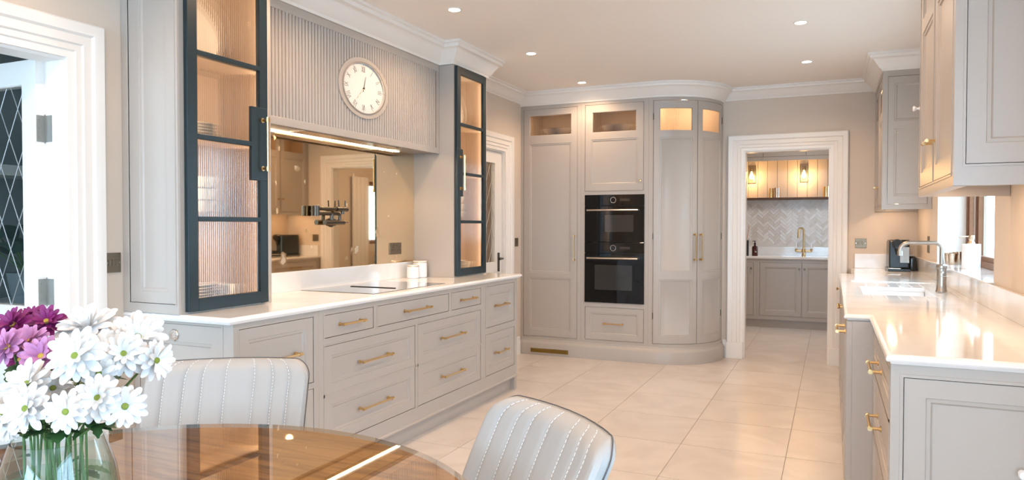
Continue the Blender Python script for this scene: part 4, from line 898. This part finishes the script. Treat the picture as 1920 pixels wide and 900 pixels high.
for k in range(14):
    a = k * 2.4; el = .3 + .9 * rl.random(); d = Vector((math.cos(a) * math.cos(el), math.sin(a) * math.cos(el), math.sin(el))); b = Vector((-4.5, 2.76, 1.0)); tip = b + d * (.14 + .14 * rl.random())
    q = part('leaf', leaf_mb(tip, d + Vector((0, 0, -.3)), .20, .075, .4), dkg, hp, True); part('stalk', MB().tube([b, tip], .004, 5), stemg, q)

# ------------------------------------------------------------------ dining table, chairs
TC = Vector((-1.184, .779, 0)); TR = .734
dt = thing('dining_table', 'round oak dining table with a glass top', 'table', TC)
part('table_top', MB().lathe([(.001, .715), (TR - .03, .715), (TR - .012, .725), (TR - .008, .742), (TR - .008, .752), (.001, .752)], TC, 96), oakm, dt, True)
part('glass_top', MB().lathe([(.001, .7525), (TR - .002, .7525), (TR, .754), (TR, .759), (TR - .002, .7605), (.001, .7605)], TC, 96), tableg, dt, True, label='clear glass disc')
part('pedestal', MB().lathe([(.30, 0), (.30, .03), (.12, .06), (.08, .12), (.08, .60), (.16, .70), (.20, .7145)], TC, 40), oakm, dt, True)
def chair(label, ang, dist, ztop):
    """backrest with vertical stitched channels; local +Y points away from the table"""
    ca, sa = math.cos(ang), math.sin(ang); base = TC + Vector((ca, sa, 0)) * (dist - .28)
    r = thing('dining_chair', label, 'chair', base)
    ex, ey = Vector((sa, -ca, 0)), Vector((ca, sa, 0))
    def W(x, y, z): return base + ex * x + ey * y + Vector((0, 0, z))
    zb, H_, w0, w1, rc = .44, ztop - .44, .232, .250, .055
    def hw(z):
        t = (z - zb) / H_; h = w0 + (w1 - w0) * t; q = z - (zb + H_ - rc)
        return h if q <= 0 else h - rc + math.sqrt(max(0, rc * rc - q * q))
    def fy(s, z, x): 
        t = (z - zb) / H_; return .16 + .13 * t + .05 * t * t - .9 * x * x * (1.05 - .2 * t)
    seams = [-.76, -.52, -.26, 0, .27, .52, .76][:7]
    cuts = [-1] + [-.78, -.55, -.34, -.06, .30, .54, .75] + [1]
    ss = []
    for a, b in zip(cuts, cuts[1:]): ss += [a + (b - a) * k / 8 for k in range(8)]
    ss.append(1.0)
    zs = [zb + H_ * k / 14 * (1 - rc / H_) for k in range(15)] + [zb + H_ - rc + rc * math.sin(k * PI / 16) for k in range(1, 9)]
    def puff(s):
        for a, b in zip(cuts, cuts[1:]):
            if a <= s <= b: t = (s - a) / (b - a); return .007 * (1 - (2 * t - 1) ** 6)
        return 0
    TH_ = .055; fr, bk = [], []
    for z in zs:
        top = max(0, (z - (zb + H_ - .03)) / .03); roll = .022 * top ** 2.5
        for s in ss:
            x = s * hw(z); y = fy(s, z, x); eg = max(0, (abs(s) - .93) / .07); 
            fr.append(W(x, y - puff(s) * (1 - .6 * top) + roll + .012 * eg * eg, z)); bk.append(W(x * .99, y + TH_ - .012 * top - .008 * eg, z - .002 * top))
    n = len(ss); k = len(zs); o = n * k; fs = []
    for i in range(k - 1):
        for j in range(n - 1):
            a = i * n + j; fs += [(a, a + 1, a + n + 1, a + n), (o + a, o + a + n, o + a + n + 1, o + a + 1)]
    rim = [i * n for i in range(k)] + [(k - 1) * n + j for j in range(1, n)] + [i * n + n - 1 for i in range(k - 2, -1, -1)] + [j for j in range(n - 2, 0, -1)]
    m_ = len(rim); fs += [(rim[i], rim[(i + 1) % m_], o + rim[(i + 1) % m_], o + rim[i]) for i in range(m_)]
    bkr = part('backrest', MB().add(fr + bk, fs), leather, r, True)
    mids = [(Vector(fr[i]) * .35 + Vector(bk[i]) * .65) for i in rim[:k + n - 1 + k - 1]]
    outw = [(p + (p - W(0, .3, .66)).normalized() * .003) for p in mids]
    part('piping', MB().tube(outw, .0014, 6), mat('dark_piping', (.08, .08, .085), .5, noise=.05), bkr, True)
    mb = MB()
    for c in cuts[1:-1]:
        ln = []
        for z in zs[1:]:
            top = max(0, (z - (zb + H_ - .03)) / .03); s = c + .012; x = s * hw(z); ln.append(W(x, fy(s, z, x) - puff(s) * (1 - .6 * top) + .022 * top ** 2.5 - .0012, z))
        acc = 0
        for p, q in zip(ln, ln[1:]):
            L = (q - p).length; m2 = max(1, round(L / .011))
            for e in range(m2):
                mb.tube([p.lerp(q, (e + .15) / m2), p.lerp(q, (e + .8) / m2)], .0010, 4)
    st = part('stitching', mb, thread, bkr); st['kind'] = 'stuff'
    sme = MB(); pts = []
    for z, sc_ in ((.40, .96), (.405, 1.0), (.45, 1.02), (.475, 1.0), (.485, .93)):
        for j in range(32):
            a = 2 * PI * j / 32; cxs = abs(math.cos(a)) ** .5 * (1 if math.cos(a) >= 0 else -1); sxs = abs(math.sin(a)) ** .5 * (1 if math.sin(a) >= 0 else -1)
            pts.append(W(.235 * sc_ * cxs, -.03 + .235 * sc_ * sxs, z))
    sme.add(pts, [(i * 32 + j, i * 32 + (j + 1) % 32, (i + 1) * 32 + (j + 1) % 32, (i + 1) * 32 + j) for i in range(4) for j in range(32)] + [tuple(range(32)), tuple(range(128, 160))])
    part('seat', sme, leather, r, True)
    for sx in (-1, 1):
        for sy in (-1, 1): part('leg', MB().tube([W(sx * .19, sy * .17, .405), W(sx * .22, sy * .20, 0)], [.018, .010], 12), blackr, r, True)
    return r
chair('grey leather chair with stitched channels standing before the drawer cabinet', math.atan2(.97, -.60), 1.06, .862)
chair('grey leather chair with stitched channels standing on the open tiled floor', math.atan2(.78, .60), .93, .858)

# ------------------------------------------------------------------ vase of chrysanthemums at the middle of the table
VC = Vector((-1.186, .775, .7608))
vs_ = thing('glass_vase', 'clear tapered glass vase at the middle of the dining table', 'vase', VC)
part('vase_wall', MB().lathe([(.001, .004), (.070, .004), (.088, .03), (.092, .07), (.084, .125), (.066, .182), (.0685, .182), (.087, .125), (.095, .07), (.091, .028), (.072, 0), (.001, 0)], VC, 48, cap=False), vaseg, vs_, True)
part('water', MB().lathe([(.001, .006), (.068, .006), (.085, .03), (.0885, .07), (.083, .118), (.001, .118)], VC, 40), thin_glass('water', (.80, .90, .84), .6), vs_, True)
def petal_mesh(ln, wd, cup, name):
    mb = MB(); pts = []; ts = [0, .15, .3, .45, .6, .75, .87, .95, 1.0]; n = len(ts) - 1
    for t in ts:
        ww = wd * min(1, .32 + 1.35 * t) * math.sqrt(max(.06, 1 - max(0, (t - .62) / .39) ** 2)); zc = cup * (t - .5 * t * t) * ln
        pts += [(t * ln, -ww, zc + .25 * ww), (t * ln, -ww * .45, zc), (t * ln, ww * .45, zc), (t * ln, ww, zc + .25 * ww)]
    mb.add(pts, [(i * 4 + a, i * 4 + a + 1, i * 4 + a + 5, i * 4 + a + 4) for i in range(n) for a in range(3)])
    return mb.mesh(name, (0, 0, 0), True)
PM = {}
for key, m in (('w', petw), ('p', petp), ('d', petd)):
    PM[key] = []
    for cup in (.55, .25, -.05):
        me = petal_mesh(1.0, .19, cup, 'petal'); me.materials.append(m); PM[key].append(me)
SPEC = [('w', 166, 617, 52, 1.26, (0, .75, .6), 'full creamy white chrysanthemum at the top of the bouquet', 4, False)]
SPEC += [('w', *q, 3 if q[2] > 40 else 2, True) for q in ((257, 634, 50, 1.20, (.5, .6, .6), 'large white chrysanthemum leaning out at the bouquet side facing the kitchen'), (291, 676, 36, 1.20, (.95, .1, .35), 'white chrysanthemum turned sideways at the outermost edge of the bouquet'), (143, 668, 50, 1.14, (.05, .35, .9), 'large open white chrysanthemum with a green eye below the creamy one'),
    (200, 658, 40, 1.22, (.2, .6, .7), 'white chrysanthemum wedged between larger white blooms'), (232, 664, 42, 1.17, (.4, .35, .8), 'white chrysanthemum under the one leaning out'), (187, 700, 32, 1.12, (.1, .1, 1), 'small white chrysanthemum with a green eye under the big open one'),
    (53, 722, 46, 1.12, (-.1, .6, .7), 'round white chrysanthemum under the pink blooms'), (51, 766, 45, 1.07, (0, .25, .95), 'open white chrysanthemum with a wide green eye just above the vase rim'), (100, 728, 32, 1.13, (.3, .3, .8), 'half hidden white chrysanthemum behind the low blooms'),
    (125, 772, 38, 1.06, (.05, .2, .95), 'drooping white chrysanthemum with a green eye over the vase rim'), (185, 746, 42, 1.08, (.1, .3, .9), 'white chrysanthemum with narrow petals and a green eye low in the bouquet'), (234, 762, 38, 1.10, (.5, .2, .8), 'low white chrysanthemum hanging out beside a yellowing leaf'), (9, 773, 34, 1.06, (-.4, .2, .9), 'white chrysanthemum with a green eye at the bouquet side facing the hall door'), (18, 800, 30, 1.08, (-.4, -.1, .9), 'lowest white chrysanthemum beside the vase rim'))]
SPEC += [('d', *q, 3, True) for q in ((26, 610, 32, 1.22, (-.2, .6, .75), 'deep magenta chrysanthemum with a yellow eye beside the other magenta bloom'), (88, 604, 32, 1.24, (.2, .6, .75), 'deep magenta chrysanthemum at the top beside the creamy bloom'), (62, 596, 26, 1.30, (0, .9, .4), 'deep magenta chrysanthemum behind the two magenta blooms'), (40, 675, 26, 1.22, (0, .3, .8), 'deep magenta chrysanthemum buried below the pink blooms'))]
SPEC += [('p', *q, 3, True) for q in ((79, 669, 38, 1.15, (.15, .45, .85), 'pink chrysanthemum with a bright yellow eye'), (58, 642, 34, 1.19, (.0, .75, .6), 'pink chrysanthemum above the one with the bright yellow eye'), (14, 652, 36, 1.17, (-.3, .5, .8), 'pale pink chrysanthemum at the edge below the magenta blooms'))]
DEPTHS = {1: 1.224, 2: 1.188, 3: 1.104, 4: 1.214, 7: 1.096, 8: 1.04, 9: 1.124, 10: 1.036, 12: 1.106, 16: 1.252, 21: 1.158}   # metres from the camera, so that no bloom pierces another
rf = random.Random(11)
from mathutils.bvhtree import BVHTree
RIM = .7608 + .182
def vase_r(z):                                             # how far from the axis things may reach inside the vase
    h = z - VC.z; pts = [(.0, .060), (.006, .064), (.03, .081), (.07, .0845), (.118, .079), (.125, .078), (.182, .060), (.20, .062)]
    for (h0, r0), (h1, r1) in zip(pts, pts[1:]):
        if h <= h1: return r0 + (r1 - r0) * (h - h0) / (h1 - h0)
    return 9
def inside(mb): return all(math.hypot(p[0] - VC.x, p[1] - VC.y) < vase_r(p[2]) for p in mb.v)
def bvh(vs, fs): return (BVHTree.FromPolygons(vs, fs), [min(v[i] for v in vs) for i in range(3)], [max(v[i] for v in vs) for i in range(3)])
def hits(a, b): return len(a[0].overlap(b[0])) if all(a[1][i] <= b[2][i] and b[1][i] <= a[2][i] for i in range(3)) else 0
# where each stem passes the neck of the vase: 23 spots, the middle one for the foliage sprig
SLOT = [Vector((.050 * math.sqrt(k / 22) * math.cos(k * 2.39996), .050 * math.sqrt(k / 22) * math.sin(k * 2.39996))) for k in range(23)][1:]
POS = [at_depth(q[1], q[2], DEPTHS.get(i, q[4])) for i, q in enumerate(SPEC)]
OFF = [Vector((p.x - VC.x, p.y - VC.y)) * .45 for p in POS]; PICK = list(range(22))
for _ in range(30):                                        # give every bloom the spot on its own side, so that stems do not cross
    for i in range(22):
        for j in range(i):
            if (SLOT[PICK[i]] - OFF[i]).length_squared + (SLOT[PICK[j]] - OFF[j]).length_squared > (SLOT[PICK[j]] - OFF[i]).length_squared + (SLOT[PICK[i]] - OFF[j]).length_squared: PICK[i], PICK[j] = PICK[j], PICK[i]
SOLID = []; STEMS = []; FLOWERS = []; NRM = []
for i, (kind, px, py, rpx, dp, face, label, layers, centre) in enumerate(SPEC):
    rb = random.Random(100 + i); depth = DEPTHS.get(i, dp); p = POS[i]; rad = rpx * depth / F_PX
    nrm = (rgt * face[0] + upv * face[1] - fwd * face[2]).normalized()
    r = thing('chrysanthemum', label, 'flower', p); FLOWERS.append(r)
    q = Vector((0, 0, 1)).rotation_difference(nrm).to_matrix().to_4x4(); pv, pf_ = [], []
    for ly in range(layers):
        n = (14, 11, 9, 7)[ly]; sc_ = rad * (1, .90, .72, .52)[ly]; tilt = (.05, .28, .55, .85)[ly]
        for k in range(n):
            me = PM[kind][min(2, max(0, 2 - ly + rb.choice((-1, 0, 0))))]; o = bpy.data.objects.new('petal', me); link(o, r); ORG[o.name] = p
            a = 2 * PI * (k + .5 * ly + rb.uniform(-.15, .15)) / n; s_ = sc_ * rb.uniform(.88, 1.08)
            M_ = q @ Matrix.Rotation(a, 4, 'Z') @ Matrix.Translation((rad * .10, 0, .002 * ly)) @ Matrix.Rotation(-tilt + rb.uniform(-.12, .12), 4, 'Y') @ Matrix.Scale(s_, 4)
            o.matrix_local = M_; b0 = len(pv); pv += [p + M_ @ v.co for v in me.vertices]; pf_ += [tuple(b0 + t for t in f.vertices) for f in me.polygons]
    if centre:
        cr = rad * .19; mb = MB().lathe([(cr, -.003), (cr, .002), (cr * .7, .006), (.001, .007)], p, 16, nrm); part('flower_centre', mb, yel if kind != 'w' else grc, r, True)
    SOLID.append(bvh(pv, pf_))
    NRM.append(nrm)
fo = thing('foliage_sprig', 'leafy green foliage filling the bouquet and vase', 'foliage', VC)
fb, ftop = VC + Vector((0, 0, .012)), VC + Vector((0, 0, .25)); fst = MB().tube([fb, VC + Vector((0, 0, .19)), ftop], .0026, 6); FSB = bvh(fst.v, fst.f)
for i, r in enumerate(FLOWERS):                            # each stem bends clear of the other blooms and stems
    rb = random.Random(300 + i); sl = SLOT[PICK[i]]; nk = VC + Vector((sl.x, sl.y, .188)); ft = Matrix.Rotation(.35, 2) @ sl; foot = VC + Vector((ft.x, ft.y, .015)); best = None
    for t in range(250):
        j = .07 * min(1, t / 160); st0 = POS[i] - NRM[i] * .004; back = st0 - NRM[i] * (.03 - rb.uniform(0, .024) * (t > 0))
        mid = back.lerp(nk, rb.uniform(.35, .65) if t else .5) + Vector((rb.uniform(-j, j), rb.uniform(-j, j), .004 + rb.uniform(-j, j) * .6))
        mb = MB().tube([st0, back, mid, nk, nk.lerp(foot, .5), foot], .0020, 6); bs = bvh(mb.v, mb.f)
        if not inside(mb): continue
        n = sum(hits(bs, x) for k, x in enumerate(SOLID) if k != i) + sum(hits(bs, x[0]) for x in STEMS) + hits(bs, FSB)
        if best is None or n < best[0]: best = (n, mb, bs, back, mid)
        if n == 0: break
    n, mb, bs, back, mid = best; part('stem', mb, stemg, r, True); STEMS.append((bs, back, nk, foot, mid))
LEAVES = []
def grow(parent, own, tries, m):
    """set a leaf where it pierces neither petals, stems, other leaves nor the glass"""
    best = None
    for _ in range(90):
        mbl, tw_ = tries()
        if not (inside(mbl) and (tw_ is None or inside(tw_))): continue
        bs = [bvh(mbl.v, mbl.f)] + ([bvh(tw_.v, tw_.f)] if tw_ else [])
        n = sum(hits(b_, x) for b_ in bs for x in SOLID) + sum(hits(b_, x[0]) for b_ in bs for k, x in enumerate(STEMS) if k != own) + sum(hits(b_, x) for b_ in bs for x in LEAVES) + (hits(bs[0], FSB) if own != 'sprig' else 0)
        if best is None or n < best[0]: best = (n, mbl, tw_, bs)
        if n == 0: break
    if best is None or best[0] > 0: return 0
    n, mbl, tw_, bs = best
    lf_ = part('leaf', mbl, m, parent, True)
    if tw_: part('leaf_stalk', tw_, stemg, lf_)
    LEAVES.extend(bs); return 1
lg = mat('vase_leaf_green', (.09, .20, .09), .45, noise=.3, nscale=25); made = 0
for px, py, dp, dx, dy, ln in ((240, 690, 1.2, .6, .5, .075), (252, 738, 1.17, .8, -.5, .075), (225, 715, 1.2, .3, -.3, .07), (215, 790, 1.13, .6, -.2, .065), (228, 805, 1.12, .2, -.9, .05), (150, 700, 1.2, -.3, .4, .06), (120, 745, 1.17, .2, .3, .06), (165, 790, 1.1, .3, .3, .06), (140, 812, 1.1, .4, .6, .055), (70, 820, 1.1, -.5, .3, .055), (112, 690, 1.24, .1, .6, .06), (18, 700, 1.2, -.5, .3, .06), (200, 735, 1.2, .5, .2, .07), (160, 735, 1.18, -.2, -.5, .06)):                        # leaves that show between the blooms
    def tries():
        p = at_depth(px + rf.uniform(-7, 7), py + rf.uniform(-7, 7), dp + rf.uniform(-.05, .05)); d = rgt * (dx + rf.uniform(-.4, .4)) + upv * (dy + rf.uniform(-.4, .4)) - fwd * rf.uniform(-.3, .6)
        h = max(.19, min(.27, (p.z - VC.z) * .6)); return leaf_mb(p, d, ln * .75, .014, .3, 1), MB().tube([VC + Vector((0, 0, h)), p.lerp(VC + Vector((0, 0, h)), .4), p], .0012, 5)
    made += grow(fo, 'sprig', tries, green)
for k in range(22 * 6):                                    # leaves growing on the flower stems
    i = k % 22; _, back, nk, foot, mid = STEMS[i]
    def tries():
        t = rf.uniform(.05, 1.25) if k % 2 else rf.uniform(.6, 1.05); b_ = back.lerp(nk, t) if t < 1 else nk.lerp(foot, t - 1)
        if t < 1: b_ = back.lerp(mid, t * 2) if t < .5 else mid.lerp(nk, t * 2 - 1)
        a = rf.uniform(0, 2 * PI); return leaf_mb(b_, (math.cos(a), math.sin(a), rf.uniform(-.2, .7)), rf.uniform(.032, .055), rf.uniform(.010, .016), .4, 1), None
    made += grow(FLOWERS[i], i, tries, green)
for k in range(46):                                        # foliage on its own stem, under water and above the rim
    low = k % 2
    def tries():
        a = rf.uniform(0, 2 * PI); zz = rf.uniform(.03, .13) if low else rf.uniform(.19, .26); rr_ = rf.uniform(.02, .05) if low else rf.uniform(.02, .075)
        o_ = VC + Vector((0, 0, zz - .01)); b_ = VC + Vector((rr_ * math.cos(a), rr_ * math.sin(a), zz)); t_ = a + rf.uniform(-1.6, 1.6)
        return leaf_mb(b_, (math.cos(t_), math.sin(t_), rf.uniform(-.1, .9)), rf.uniform(.03, .05), rf.uniform(.010, .016), .3, 1), MB().tube([o_, b_], .0011, 5)
    made += grow(fo, 'sprig', tries, lg if low else green)
part('stem', fst, stemg, fo)
print('leaves', made)
